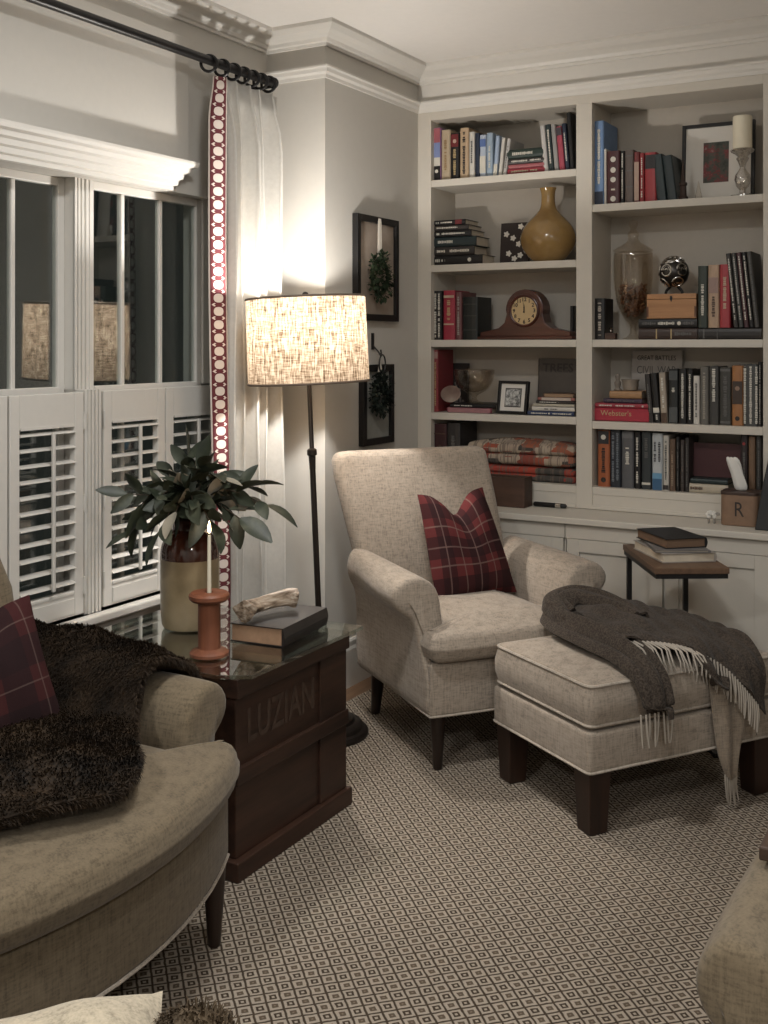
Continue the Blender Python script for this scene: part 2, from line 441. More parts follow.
base_p = [(0, 0), (.018, 0), (.018, .012), (.016, .16), (.012, .175), (.012, .195), (.006, .205), (0, .205)]
moulding('baseboard_left', base_p, [(XW, -2.5), (XW, YJ), (XF, YJ), (XF, 4.5)], M['trim'])
# flush board over the windows (boxed panel) and stepped cornice
struct('trim_3', bx(XW, -2.775, 1.0, 3.372, 2.205, 2.69), M['wall'], smooth=False, bev=.003)
cor = [(0, 2.085), (.022, 2.085), (.022, 2.102), (.034, 2.106), (.036, 2.124), (.048, 2.130), (.052, 2.148), (.066, 2.154), (.072, 2.170), (.088, 2.176), (.092, 2.186), (.092, 2.196), (0, 2.196)]
bm = B()
rs = []
for y, k in ((1.0, 1), (3.262, 1), ):
    rs.append([(XW+a, y+ (a if y > 2 else 0), z) for a, z in cor])
rs.append([(XW+.0001*a, 3.262+.0, z) for a, z in cor])
rings(bm, rs)
struct('trim_4', bm, M['trim'], smooth=False)
# post between the windows and far jamb casing
bm = B(); box(bm, -2.95, -2.862, 2.847, 2.937, 1.335, ZT)
for y in (2.862, 2.880, 2.900, 2.918): box(bm, -2.864, -2.854, y, y+.009, 1.335, ZT)
box(bm, -2.864, -2.855, 2.847, 2.856, 1.335, ZT); box(bm, -2.864, -2.855, 2.928, 2.937, 1.335, ZT)
struct('trim_5', bm, M['trim'], smooth=False)
bm = B(); box(bm, -2.95, -2.815, 2.852, 2.932, ZS, 1.335)
for y in (2.862, 2.878, 2.898, 2.914): box(bm, -2.817, -2.806, y, y+.010, ZS, 1.335)
struct('trim_6', bm, M['trim'], smooth=False)
struct('trim_7', bx(-2.95, -2.855, 2.075, 2.165, ZS, ZT), M['trim'], smooth=False)
# sill
bm = B(); box(bm, -2.95, -2.762, 1.9, 3.66, .515, .545)
struct('trim_8', bm, M['trim'], smooth=False, bev=.006)
def window(name, y0, y1, m1, m2, dx=0.):
    r = link(bpy.data.objects.new(name, None)); r['kind'] = 'structure'; r.location = (-2.94+dx, (y0+y1)/2, ZS)
    ox, oy, oz = r.location; ox -= dx
    bm = B(); x0, x1 = -2.937, -2.907
    for a in ((x0, x1, y0, y0+.03, ZS, ZT), (x0, x1, y1-.03, y1, ZS, ZT), (x0, x1, y0+.03, y1-.03, ZS, ZS+.05), (x0, x1, y0+.03, y1-.03, ZT-.03, ZT), (x0, x1+.01, y0+.03, y1-.03, 1.30, 1.345)):
        box(bm, *(a[0]-ox, a[1]-ox, a[2]-oy, a[3]-oy, a[4]-oz, a[5]-oz))
    obj('sash', bm, M['trim'], r, smooth=False, bev=.003)
    for y in (m1, m2):
        obj('muntin', bx(-2.934-ox, -2.910-ox, y-.009-oy, y+.009-oy, ZS+.05-oz, ZT-.03-oz), M['trim'], r, smooth=False, bev=.003)
    obj('pane', bx(-2.922-ox, -2.918-ox, y0+.025-oy, y1-.025-oy, ZS+.04-oz, ZT-.025-oz), M['pane'], r, smooth=False)
    return r
window('window_1', W1[0], W1[1], 2.395, 2.618)
window('window_2', 2.908, 3.548, 3.094, 3.306, .050)
struct('trim_10', bx(-2.95, -2.846, 3.549, 3.62, 1.335, ZT), M['trim'], smooth=False)
# cafe shutters
def shutter(y0, y1, label, hinge):
    t = thing('cafe_shutter', label, 'shutter', (-2.825, (y0+y1)/2, .552), 0, 'cafe shutters on the lower windows')
    h = 1.328-.552; w = (y1-y0)/2-.002; s = .042
    bm = B()
    box(bm, -.014, .014, -w, -w+s, 0, h); box(bm, -.014, .014, w-s, w, 0, h)
    box(bm, -.013, .013, -w+s, w-s, h-.115, h); box(bm, -.013, .013, -w+s, w-s, 0, .088)
    obj('panel_frame', bm, M['trim'], t, smooth=False, bev=.003)
    for za, zb in ((h-.118, h-.108), (.010, .062), (.076, .084)): obj('rail_bead', bx(.012, .016, -w+s+.004, w-s-.004, za, zb), M['trim'], t, smooth=False)
    bm = B(); n = 11; z0 = .098; z1 = h-.125
    for i in range(n):
        zc = z0+.02+(z1-z0-.03)*i/(n-1); rs = []
        for yy in (-w+s, w-s):
            rs.append([(.022*math.cos(a)*math.cos(.12)-.0045*math.sin(a)*math.sin(.12), yy, zc+.022*math.cos(a)*-math.sin(.12)+.0045*math.sin(a)) for a in [2*PI*k/12 for k in range(12)]])
        rings(bm, rs)
    obj('louvers', bm, M['trim'], t)
    obj('tilt_rod', bx(.028, .038, .0, .012, z0+.01, z1-.005), M['trim'], t, smooth=False, bev=.002)
    for z in (.10, h/2, h-.10):
        bm = B(); tube(bm, [(.018, hinge*w, z-.03), (.018, hinge*w, z+.03)], .005, 8); obj('hinge', bm, M['trim'], t)
    return t
shutter(2.512, 2.846, 'white louvered cafe shutter beside the fluted post, above the fur throw', 1)
shutter(2.172, 2.508, 'white louvered cafe shutter at the left photo edge, mostly cut off', -1)
shutter(2.940, 3.276, 'white louvered cafe shutter behind the leafy branches, hinged right of the fluted post', -1)
shutter(3.280, 3.616, 'narrow-looking white louvered cafe shutter half hidden by the curtain edge', 1)

# rug
tag(obj('rug', cushion(B(), round_poly([(-2.385, -2.2), (2.2, -2.2), (2.2, 4.40), (-2.385, 4.40)], .02), .0, .006, .002), M['rug'], smooth=False), 'beige and brown rug woven with small concentric diamonds, covering the floor', 'rug')

# ================================================================== BOOKCASE
bc = thing('built_in_bookcase', 'off-white built-in bookcase of two bays filled with books and ornaments', 'bookcase', (-1.65, YB, .752))
def bcb(bm, x0, x1, y0, y1, z0, z1): return box(bm, x0+1.65, x1+1.65, y0-YB, y1-YB, z0-.752, z1-.752)
XL0, XL1, XR0, XR1 = -2.428, -1.690, -1.615, -.875
bm = B()
bcb(bm, XF, XL0, YB, YB+.022, .752, 2.645); bcb(bm, XL1, XR0, YB, YB+.022, .752, 2.582); bcb(bm, XR1, -.77, YB, YB+.022, .752, 2.645)
bcb(bm, XL0, XR1, YB, YB+.022, 2.582, 2.645)
bcb(bm, XL0, XL1, YB+.004, YB+.022, .768, .822); bcb(bm, XR0, XR1, YB+.004, YB+.022, .768, .822)
bcb(bm, XL0, XL1, YB-.004, YB+.02, .752, .770); bcb(bm, XR0, XR1, YB-.004, YB+.02, .752, .770)
obj('face_frame', bm, M['case'], bc, smooth=False, bev=.002)
bm = B(); bcb(bm, XF, -.77, YBK-.012, YBK, .752, 2.64); obj('back_panel', bm, M['caseback'], bc, smooth=False)
for xa, xb in ((XF+.002, XL0), (XL1, XR0), (XR1, -.772)):
    bm = B(); bcb(bm, xa, xb, YB+.022, YBK-.012, .752, 2.60); obj('side_panel', bm, M['case'], bc, smooth=False)
bm = B(); bcb(bm, XL0, XL1, YB+.022, YBK-.012, 2.582, 2.60); bcb(bm, XR0, XR1, YB+.022, YBK-.012, 2.582, 2.60); obj('top_panel', bm, M['case'], bc, smooth=False)
SHL = {1: 2.291, 2: 1.878, 3: 1.515, 4: 1.163, 5: .852}
SHR = {1: 2.123, 2: 1.515, 3: 1.148, 4: .852}
for S, xa, xb in ((SHL, XL0, XL1), (SHR, XR0, XR1)):
    for k, z in S.items():
        bm = B(); bcb(bm, xa+.0005, xb-.0005, YB+.001, YBK-.012, z-.034, z); obj('shelf', bm, M['case'], bc, smooth=False, bev=.002)
# base cabinets + counter
tag(obj('countertop', bx(XF+.001, -.30, 4.497, YB+.03, .722, .750), M['case'], smooth=False, bev=.004), 'off-white painted countertop ledge along the front of the bookcase', 'countertop')
def cabinet(x0, x1, doors, label):
    t = thing('base_cabinet', label, 'cabinet', (x0, 4.52, 0))
    w = x1-x0
    bm = B(); box(bm, 0, w, .02, .28, .08, .7205); box(bm, 0, w, .05, .28, 0, .08)
    obj('carcass', bm, M['case'], t, smooth=False)
    for za, zb in ((.66, .7205), (.08, .13)): obj('face_rail', bx(0, w, .0, .0195, za, zb), M['case'], t, smooth=False)
    for a, b in doors:
        a -= x0; b -= x0; d = obj('cabinet_door', B() if False else doorbm(a+.003, b-.003), M['case'], t, smooth=False, bev=.0015)
    return t
def doorbm(a, b):
    bm = B(); z0, z1, s = .133, .657, .055
    box(bm, a, a+s, 0, .019, z0, z1); box(bm, b-s, b, 0, .019, z0, z1); box(bm, a+s, b-s, 0, .019, z0, z0+s); box(bm, a+s, b-s, 0, .019, z1-s, z1)
    box(bm, a+s, b-s, .010, .019, z0+s, z1-s); return bm
cabinet(XF+.005, -1.652, [(-2.48, -2.07), (-2.065, -1.655)], 'off-white base cabinet with panelled doors behind the armchair')
cabinet(-1.648, -.80, [(-1.645, -1.225), (-1.22, -.803)], 'off-white base cabinet with panelled doors behind the small black-legged table')
cabinet(-.797, -.30, [(-.79, -.305)], 'off-white base cabinet at the right photo edge, beyond the black case')

# ------------------------------------------------------------------ books
PAL = {}
def bcol(c):
    if c not in PAL: PAL[c] = plain('book_cover_%d' % len(PAL), c, .45, var=.10, spec=.4)
    return PAL[c]
BLK, DRK, NAVY, RED, DRED, CREAM, WHT = (.012, .011, .011), (.035, .03, .028), (.02, .028, .05), (.30, .025, .03), (.14, .02, .022), (.45, .36, .25), (.58, .55, .50)
TAN, BRN, LBLUE, BLUE, GRY, GRN, ORG, MAR, TEAL = (.36, .26, .15), (.085, .05, .033), (.30, .38, .47), (.08, .17, .36), (.11, .105, .10), (.02, .035, .028), (.42, .13, .05), (.075, .018, .02), (.02, .032, .034)
PINK = (.36, .11, .13)
def dashes(w, L0, L1, y, seed, rows=1, dens=.93):
    """illegible lettering: small raised bars along the spine (local x across, z along)"""
    r = random.Random(seed); bm = B()
    for q in range(rows):
        xc = (q-(rows-1)/2)*w*.42; z = L0
        while z < L1:
            l = r.uniform(.004, .011); wd = w*r.uniform(.20, .34)/rows**.5
            if r.random() < dens: box(bm, xc-wd/2, xc+wd/2, y-.0006, y+.0004, z, min(z+l*.75, L1))
            z += l
    return bm
def spine_parts(o, th, h, deco, seed):
    y = -.0015
    for d in deco:
        if d[0] == 'b':                      # band: ('b', z0, z1, colour) as fractions of the height
            obj('spine_band', bx(-th*.44, th*.44, y-.0007, y+.002, h*d[1], h*d[2]), bcol(d[3]), o, smooth=False)
        elif d[0] == 't':                    # lettering: ('t', z0, z1, colour[, rows])
            bm = dashes(th, h*d[1], h*d[2], y-.0008, seed, d[4] if len(d) > 4 else 1)
            if len(bm.faces): obj('spine_title', bm, bcol(d[3]), o, smooth=False)
            else: bm.free()
        elif d[0] == 'd':                    # round emblem
            bm = B(); rr = th*.21
            vs = [(rr*math.cos(2*PI*k/14), h*d[1]+rr*math.sin(2*PI*k/14)) for k in range(14)]
            extrude_poly(bm, vs, y-.0012, y+.001, 'y'); obj('spine_emblem', bm, bcol(d[2]), o, smooth=False)
def book(th, h, dep, col, label, group, deco=(), seed=0, pages=None, name='book'):
    """origin: bottom centre of the spine; spine faces -y, stands along z"""
    bm = B(); c = .0022; hw = th/2
    # cover: boards + gently rounded spine as one shell
    sp = [(-hw, .006), (-hw*.8, .0012), (-hw*.35, -.001), (hw*.35, -.001), (hw*.8, .0012), (hw, .006)]
    outl = [(-hw, dep)]+sp+[(hw, dep)]
    inn = [(hw-c, dep), (hw-c, .008), (-hw+c, .008), (-hw+c, dep)]
    extrude_poly(bm, outl+inn, 0, h, 'z')
    o = obj(name, bm, bcol(col), None, smooth=False)
    tag(o, label, 'book', group)
    obj('pages', bx(-hw+c+.0002, hw-c-.0002, .009, dep-.004, .003, h-.004), pages or M['page'], o, smooth=False)
    spine_parts(o, th, h, deco, seed)
    return o
cnt = [0]
ORD = ['first', 'second', 'third', 'fourth', 'fifth', 'sixth', 'seventh', 'eighth', 'ninth', 'tenth', 'eleventh', 'twelfth', 'thirteenth', 'fourteenth', 'fifteenth', 'sixteenth']
def stand(rows, z, yf, group, dep=.17):
    """rows: (u0, u1, vtop, colour, label, deco, lean_deg, depth) spines as seen on the plane y = yf"""
    last = -9
    for r in rows:
        u0, u1, vt, col, lab = r[:5]; deco = r[5] if len(r) > 5 else (); lean = math.radians(r[6]) if len(r) > 6 else 0; dp = r[7] if len(r) > 7 else dep
        x0 = at_y(u0, 0, yf)[0]; x1 = at_y(u1, 0, yf)[0]; h = at_y((u0+u1)/2, vt, yf)[2]-z
        if not lean: x0 = max(x0, last+.0012)
        th = max(.008, x1-x0)
        cnt[0] += 1
        dp = min(dp, 5.043-yf)
        h = h/math.cos(lean) if not lean else (h-th*abs(math.sin(lean)))/math.cos(lean)
        o = book(th, h, dp, col, lab, group, deco, cnt[0]*7+1)
        o.location = ((x0+x1)/2, yf, z+.0006)
        if lean:
            o.rotation_euler = (0, lean, 0); o.location.z += math.sin(abs(lean))*th/2
        last = x1
def lie(rows, yf, group, dep=.16, z=None):
    """stacked flat books, spine outward: (u0, u1, thickness, colour, label, deco), bottom first"""
    for r in rows:
        u0, u1, th, col, lab = r[:5]; deco = r[5] if len(r) > 5 else (); dp = r[6] if len(r) > 6 else dep
        x0 = at_y(u0, 0, yf)[0]; x1 = at_y(u1, 0, yf)[0]; cnt[0] += 1
        o = book(th-.0008, x1-x0, min(dp, 5.043-yf), col, lab, group, deco, cnt[0]*7+1)
        o.rotation_euler = (0, PI/2, 0); o.location = (x0, yf, z+th/2)
        z += th
    return z
W_, K_, G_ = (.60, .57, .50), (.02, .018, .018), (.42, .31, .16)
YS = YB+.035
def zx(x): return 410+.2474*x
def zr(x): return 578+.2474*x
# ---- left bay, top shelf
g = 'books on the top shelf of the left bay'
z = SHL[1]
stand([
 (432.8, 440.6, 128, (.30, .16, .30), 'pink and lilac topped book with black and white foot, at the left end', (('b', .72, .99, PINK), ('b', .44, .72, (.20, .25, .45)), ('b', .28, .44, W_), ('b', .02, .28, BLK), ('d', .18, W_))),
 (441.2, 450, 130, CREAM, 'cream book with a darker gold spine, second from left on top left shelf', (('t', .2, .8, (.30, .2, .1)),)),
 (450.5, 459, 133, BLK, 'black book with a red spot near the spine top, on the top left shelf', (('b', .70, .97, DRED), ('d', .82, (.5, .35, .28)), ('t', .1, .65, G_))),
 (459.8, 468.4, 128, (.47, .34, .22), 'tan book with big dark lettering, fourth from left on top left shelf', (('t', .1, .92, K_),)),
 (469, 474.4, 132, WHT, 'plain white book beside the tan one on the top left shelf', (('t', .3, .8, GRY),)),
 (475, 479.2, 133, NAVY, 'thin navy book between white and pale blue spines, top left shelf', ()),
 (479.6, 486, 135, (.40, .46, .55), 'pale blue book with a white lower label, top left shelf', (('b', .1, .5, W_), ('b', .72, .9, (.1, .16, .36)))),
 (486.6, 492.6, 133, LBLUE, 'light blue book, eighth from left on top left shelf', (('t', .2, .7, W_),)),
 (493, 497, 136, (.34, .42, .55), 'thin blue and white book leaning on the top left shelf', (('b', .0, .3, W_),), 4),
 (498, 501.5, 138, WHT, 'thin white book leaning, ninth upright spine from left on top left shelf', (), 6),
 (502.5, 506, 139, (.50, .48, .46), 'pale grey book leaning against the flat stack, top left shelf', (('t', .2, .8, GRY),), 8),
], z, YS, g)
zz = lie([(507.5, 545, .030, (.28, .035, .05), 'red book lying at the bottom of the flat stack, top left shelf', (('t', .1, .8, CREAM),)),
     (508.5, 544.5, .020, (.33, .10, .11), 'pinkish red thin book second from bottom in the flat stack, top left shelf', ()),
     (508, 544.5, .026, DRK, 'dark grey book under the green one in the flat stack, top left shelf', (('t', .1, .9, W_),)),
     (507, 543.5, .044, GRN, 'dark green book lying on top of the flat stack, top left shelf', (('t', .15, .7, W_),))], YS, g, z=z)
stand([
 (543.5, 548.4, 125, (.50, .48, .46), 'white-grey book leaning right of the flat stack, top left shelf', (), -5),
 (548.8, 554, 124, TEAL, 'dark green-black upright book with pale stripe, right group of top left shelf', (('t', .1, .9, W_),), -5),
 (554.4, 559, 124, (.30, .29, .28), 'grey book between black and pink-red spines, top left shelf', (), -5),
 (559.4, 565, 126, (.36, .06, .09), 'pink-red book in the right group of the top left shelf', (('b', .8, .98, (.06, .05, .06)),), -5),
 (565.4, 569.6, 123, NAVY, 'navy book left of the tallest black one, top left shelf', (('t', .2, .8, W_),), -5),
 (570, 574, 112, BLK, 'tallest black book leaning at the right end of the top left shelf', (), -4),
], z, YS, g)
# ---- left bay, second shelf: flat stack, card, vase
g = 'dark books stacked beside the vase'
lie([(433, 482, .047, BLK, 'widest black book at the bottom of the dark stack beside the vase', (('t', .05, .25, W_), ('d', .75, W_))),
     (434, 474, .043, DRK, 'dark book with silver lettering, second from bottom of the dark stack', (('t', .08, .9, W_),)),
     (434, 476, .047, (.018, .03, .032), 'dark teal book, third from bottom of the dark stack', (('t', .1, .45, W_),)),
     (433, 471, .032, BLK, 'black book with bold white letters, fourth from bottom of the dark stack', (('t', .1, .85, W_),)),
     (433.5, 468, .026, DRK, 'thin charcoal book under the topmost one in the dark stack', (('t', .1, .7, W_),)),
     (433, 465, .026, BLK, 'thin black book on top of the dark stack beside the vase', (('t', .1, .6, W_), ('b', .7, .9, DRED)))], YS, g, z=SHL[2])
t = thing('canvas_print', 'small dark canvas print of white blossoms leaning behind the amber vase', 'picture', (at_y(514, 0, 4.93)[0], 4.93, SHL[2]))
cv = bx(-.075, .075, 0, .012, 0, .205); o = obj('canvas', cv, plain('dark_canvas', (.03, .02, .017), .8, var=.3), t, smooth=False); t.rotation_euler = (-.10, 0, 0)
bm = B(); rr = random.Random(4)
for cx_, cz_ in ((.028, .185), (-.01, .13), (.02, .10), (-.03, .055), (.03, .045), (.0, .03), (-.045, .15)):
    extrude_poly(bm, [(cx_+.013*(1+.25*math.cos(5*a))*math.cos(a), cz_+.013*(1+.25*math.cos(5*a))*math.sin(a)) for a in [2*PI*k/20 for k in range(20)]], -.0012, .0005, 'y')
obj('blossoms', bm, M['paperw'], t, smooth=False)
def ceramic(name, stops, rough=.12):
    m, nt, b = newmat(name); f = noise(nt, 6, detail=4)
    L(nt, ramp(nt, f, stops), b.inputs['Base Color']); b.inputs['Roughness'].default_value = rough; b.inputs['Coat Weight'].default_value = .4; return m
vx = at_y(547, 0, 4.87)[0]
bm = B(); lathe(bm, [(.05, 0), (.062, .002), (.085, .02), (.112, .055), (.126, .095), (.125, .13), (.110, .17), (.082, .205), (.05, .235), (.033, .26), (.030, .29), (.030, .335), (.036, .352), (.038, .356), (.034, .356), (.027, .34), (.026, .30)], 40)
o = obj('vase', bm, ceramic('amber_glaze', [(.3, (.20, .115, .035)), (.6, (.30, .185, .065)), (.8, (.36, .24, .10))]), None, sub=1)
o.scale = (1.07, 1.0, .985); o.location = (vx, 4.885, SHL[2]+.0005); tag(o, 'round amber glazed vase with a narrow neck on the second shelf', 'vase')
# ---- left bay, third shelf: books and mantel clock
g = 'books beside the mantel clock'
stand([(433, 441.6, 291, BLK, 'black book with white ornaments at the left end of the clock shelf', (('t', .05, .95, W_, 2),)),
       (443, 454.6, 290.5, (.30, .03, .05), 'bright red book on the clock shelf', (('b', .85, .9, CREAM), ('b', .3, .33, CREAM), ('t', .4, .8, G_))),
       (455.3, 461.6, 292, (.13, .05, .05), 'worn dark red and grey book right of the red one, clock shelf', (('t', .1, .9, (.3, .26, .24)),)),
       (462.2, 477, 297, (.010, .012, .011), 'thick black leather book nearest the mantel clock', (('b', .82, .84, (.05, .05, .045)), ('b', .55, .57, (.05, .05, .045)), ('b', .22, .24, (.05, .05, .045))))], SHL[3], YS, g)
stand([(569.8, 573.6, 306, BLK, 'thin dark book standing right of the mantel clock', ())], SHL[3], 4.945, g, .09)
ck = thing('mantel_clock', 'dark mahogany tambour mantel clock with a round brass dial', 'clock', (at_y(527.5, 0, 4.86)[0], 4.865, SHL[3]+.0005)); ck.scale = (1.16, 1, 1.19)
def clk(x): return x
prof = [(-.195, .0), (-.195, .018), (-.16, .024), (-.115, .034), (-.088, .055), (-.078, .09)]
dome = [(.0+.082*math.cos(a), .105+.082*math.sin(a)) for a in [PI*(1-k/14) for k in range(15)]]
outl = prof+dome+[(-x, q) for x, q in reversed(prof)]
outl = [(x, q+.012) if i not in (0, len(outl)-1) else (x, .012) for i, (x, q) in enumerate(outl)]
obj('clock_case', extrude_poly(B(), outl, -.045, .05, 'y'), M['mahog'], ck, smooth=False, bev=.004)
obj('clock_base', bx(-.205, .205, -.055, .058, 0, .014), M['mahog'], ck, smooth=False, bev=.004)
bm = B(); ci = [(.058*math.cos(2*PI*k/40), .114+.058*math.sin(2*PI*k/40)) for k in range(40)]
extrude_poly(bm, ci, -.0475, -.044, 'y'); dial = obj('dial', bm, plain('cream_brass_dial', (.50, .37, .20), .4, .25), ck, smooth=False)
bm = B(); tube(bm, [(.060*math.cos(2*PI*k/40), -.048, .114+.060*math.sin(2*PI*k/40)) for k in range(40)], .0055, 8, closed=True, up=Vector((0, 1, 0))); obj('bezel', bm, M['mahog'], ck)
for h_ in range(1, 13):
    a = PI/2-2*PI*h_/12
    text('numeral', str(h_), .021, M['ink'], dial, (.044*math.cos(a), -.0482, .114+.044*math.sin(a)), bold=.0006)
for nm, a, l_, w_ in (('hour_hand', PI/2-.12, .026, .0032), ('minute_hand', PI/2+.1, .038, .0022)):
    bm = B(); c_, s_ = math.cos(a), math.sin(a)
    extrude_poly(bm, [(-c_*.008-s_*w_, .114-s_*.008+c_*w_), (-c_*.008+s_*w_, .114-s_*.008-c_*w_), (c_*l_, .114+s_*l_)], -.0500, -.0488, 'y'); obj(nm, bm, M['ink'], dial, smooth=False)
# ---- left bay, fourth shelf
g = 'books on the shelf with the glass compote'
stand([(433, 438, 350, (.20, .03, .035), 'tall thin red book at the left end below the clock shelf', (('b', .86, .97, (.30, .2, .18)), ('t', .1, .8, G_)))], SHL[4], YS, g)
o = book(.014, .235, .10*1.55, (.02, .017, .016), 'dark picture-cover book standing face out behind the glass compote', g, (), 5); o.rotation_euler = (0, -.06, -PI/2)
o.location = (at_y(440.5, 0, 4.99)[0], 4.985, SHL[4]+.001)
bm = B(); rr = random.Random(9)
for k in range(26):
    a0, c0 = rr.uniform(.01, .14), rr.uniform(.03, .21); box(bm, .006, .0082, a0, a0+rr.uniform(.004, .02), c0, c0+rr.uniform(.006, .03))
ob2 = obj('cover_art', bm, plain('grey_photo_art', (.16, .14, .13), .6, var=.3), o, smooth=False); ob2.scale = (1, 1, .9)
ztop = lie([(447, 491.5, .026, (.17, .045, .06), 'maroon-edged book under the glass compote', (('b', .03, .97, (.30, .15, .16)),)),
            (450, 495, .018, BLK, 'black book directly under the glass compote foot', (('t', .1, .5, W_),))], YS, g, .2, SHL[4])
bm = B(); lathe(bm, [(.0, .0), (.045, .0), (.045, .004), (.02, .010), (.010, .02), (.012, .034), (.02, .042), (.055, .055), (.085, .085), (.098, .125), (.100, .165), (.097, .165), (.094, .125), (.080, .088), (.05, .060), (.0, .05)], 36)
o = obj('glass_compote', bm, M['jar'], None, sub=1); o.location = (at_y(474.5, 0, 4.89)[0], 4.89, ztop+.001); tag(o, 'clear footed glass compote bowl standing on two flat books', 'bowl')
bm = B(); lathe(bm, [(.0, 0), (.035, .0), (.052, .003), (.056, .008), (.05, .009), (.03, .006), (0, .005)], 28, sx=1.0, sy=.78)
o = obj('oval_dish', bm, ceramic('brown_dish', [(.3, (.10, .055, .05)), (.55, (.22, .16, .13)), (.7, (.34, .30, .26))], .25), None, sub=1)
o.rotation_euler = (PI/2-.25, 0, 0); o.location = (at_y(451.5, 0, YS+.012)[0], YS+.010, ztop+.044); tag(o, 'small oval patterned dish propped up left of the glass compote', 'dish')
t = thing('photo_frame', 'small black photo frame with a white mat on the fourth shelf', 'picture frame', (at_y(513, 0, 4.83)[0], 4.83, SHL[4]+.001), math.radians(-8)); t.rotation_euler.x = -.16; t.scale = (1.08, 1, 1.05)
def frame(t, w, h, bw, d, fm, mm, pm, pic=None, matw=None):
    """picture frame standing on its origin, facing -y"""
    bm = B(); box(bm, -w/2, -w/2+bw, -d, 0, 0, h); box(bm, w/2-bw, w/2, -d, 0, 0, h); box(bm, -w/2+bw, w/2-bw, -d, 0, 0, bw); box(bm, -w/2+bw, w/2-bw, -d, 0, h-bw, h)
    obj('frame', bm, fm, t, smooth=False, bev=.0015)
    obj('mat_board', bx(-w/2+bw, w/2-bw, -d*.5, -d*.25, bw, h-bw), mm, t, smooth=False)
    if pic:
        x0, x1, z0, z1 = pic; obj('picture', bx(x0, x1, -d*.56, -d*.45, z0, z1), pm, t, smooth=False)
def pic_mat(name, stops, scale=30):
    m, nt, b = newmat(name); f = noise(nt, scale, detail=5, rough=.7); L(nt, ramp(nt, f, stops), b.inputs['Base Color']); b.inputs['Roughness'].default_value = .7; return m
frame(t, .150, .148, .012, .022, M['black'], M['white'], pic_mat('grey_photo', [(.35, (.03, .03, .03)), (.5, (.2, .2, .19)), (.65, (.5, .5, .48))], 45), (-.038, .038, .034, .112))
bm = B(); box(bm, -.037-.004, .037+.004, -.0115, -.011, .030, .116); obj('inner_border', bm, M['ink'], t, smooth=False)
obj('picture_light', bx(-.034, .034, -.0135, -.0113, .038, .108), pic_mat('grey_photo2', [(.40, (.05, .05, .05)), (.5, (.3, .3, .29)), (.6, (.55, .55, .53))], 60), t, smooth=False).name = 'photo'
ztop = lie([(527.5, 574, .021, (.03, .045, .10), 'navy book with a white seal, bottom of the stack right of the photo frame', (('t', .08, .42, W_), ('d', .47, W_), ('t', .55, .95, W_))),
            (532, 574.5, .021, WHT, 'white book on the navy one, stack right of the photo frame', (('t', .3, .6, GRY),)),
            (533, 574.5, .014, (.46, .42, .34), 'cream book, third from bottom in the stack right of the photo frame', ()),
            (536, 574.5, .014, DRK, 'dark thin book, fourth from bottom in the stack right of the photo frame', (('t', .1, .6, W_),)),
            (538, 574.5, .016, (.30, .12, .10), 'red and white thin book near the top of the stack right of the photo frame', (('b', .1, .9, (.45, .38, .33)),)),
            (543, 574.5, .018, BRN, 'brown thin book on top of the stack right of the photo frame', (('b', .05, .95, (.28, .18, .11)),))], YS, g, .13, SHL[4])
o = book(.018, .262, .20, (.075, .062, .052), 'grey-brown book about trees standing face out behind the flat stack', g, (), 3); o.rotation_euler = (0, -.08, -PI/2)
o.location = (at_y(537.5, 0, 4.985)[0], 4.985, SHL[4]+.001)
text('cover_title', 'TREES', .058, bcol((.028, .022, .02)), o, (.0098, .102, .215), (PI/2, 0, PI/2), sx=1.0, bold=.0012)
# ---- left bay, bottom shelf: books, folded quilts
g = 'books beside the folded quilts'
stand([(433.6, 446, 424, (.045, .016, .018), 'maroon book behind the armchair on the bottom left shelf', (('b', .8, .82, BRN), ('t', .2, .6, BRN))),
       (446.8, 459.6, 423, DRK, 'dark grey book beside the folded quilts on the bottom left shelf', (('t', .2, .8, GRY),))], SHL[5], YS, g, .2)
def quilt_mat(name, cols, sy=1.):
    m, nt, b = newmat(name); tc = N(nt, 'ShaderNodeTexCoord')
    mp = N(nt, 'ShaderNodeMapping'); mp.inputs['Scale'].default_value = (13, 13, 24*sy); L(nt, tc.outputs['Object'], mp.inputs[0])
    vo = N(nt, 'ShaderNodeTexVoronoi'); vo.distance = 'CHEBYCHEV'; vo.inputs['Scale'].default_value = 1.0; vo.inputs['Randomness'].default_value = .75; L(nt, mp.outputs[0], vo.inputs['Vector'])
    sp = N(nt, 'ShaderNodeSeparateColor'); L(nt, vo.outputs['Color'], sp.inputs[0])
    r = N(nt, 'ShaderNodeValToRGB'); r.color_ramp.interpolation = 'CONSTANT'; e = r.color_ramp.elements
    while len(e) < len(cols): e.new(.5)
    for i, (el, c) in enumerate(zip(e, cols)): el.position = i/len(cols); el.color = rgb(*c)
    L(nt, sp.outputs[0], r.inputs[0])
    st = noise(nt, 1, sc3=(120, 30, 6), detail=2)
    L(nt, mixc(nt, mth(nt, 'MULTIPLY', mth(nt, 'GREATER_THAN', st, .54), .7), r.outputs[0], (.13, .10, .08)), b.inputs['Base Color'])
    b.inputs['Roughness'].default_value = .95; bump(nt, b, st, .4, .002); return m
def folded(name, w, d, h, layers, mat, bulge):
    """a folded cloth: layered rounded slabs whose front folds bulge"""
    bm = B(); lh = h/layers
    for k in range(layers):
        ou = subdiv(round_poly([(-w/2, .0-.004*(k % 2)), (w/2, .0+.003*(k % 2)), (w/2, d), (-w/2, d)], .02), .04)
        cushion(bm, ou, k*lh+.0004, (k+1)*lh-.0004, lh*.42, .004 if k < layers-1 else bulge, wob=.003)
    return obj(name, bm, mat, None)
QX = -1.972
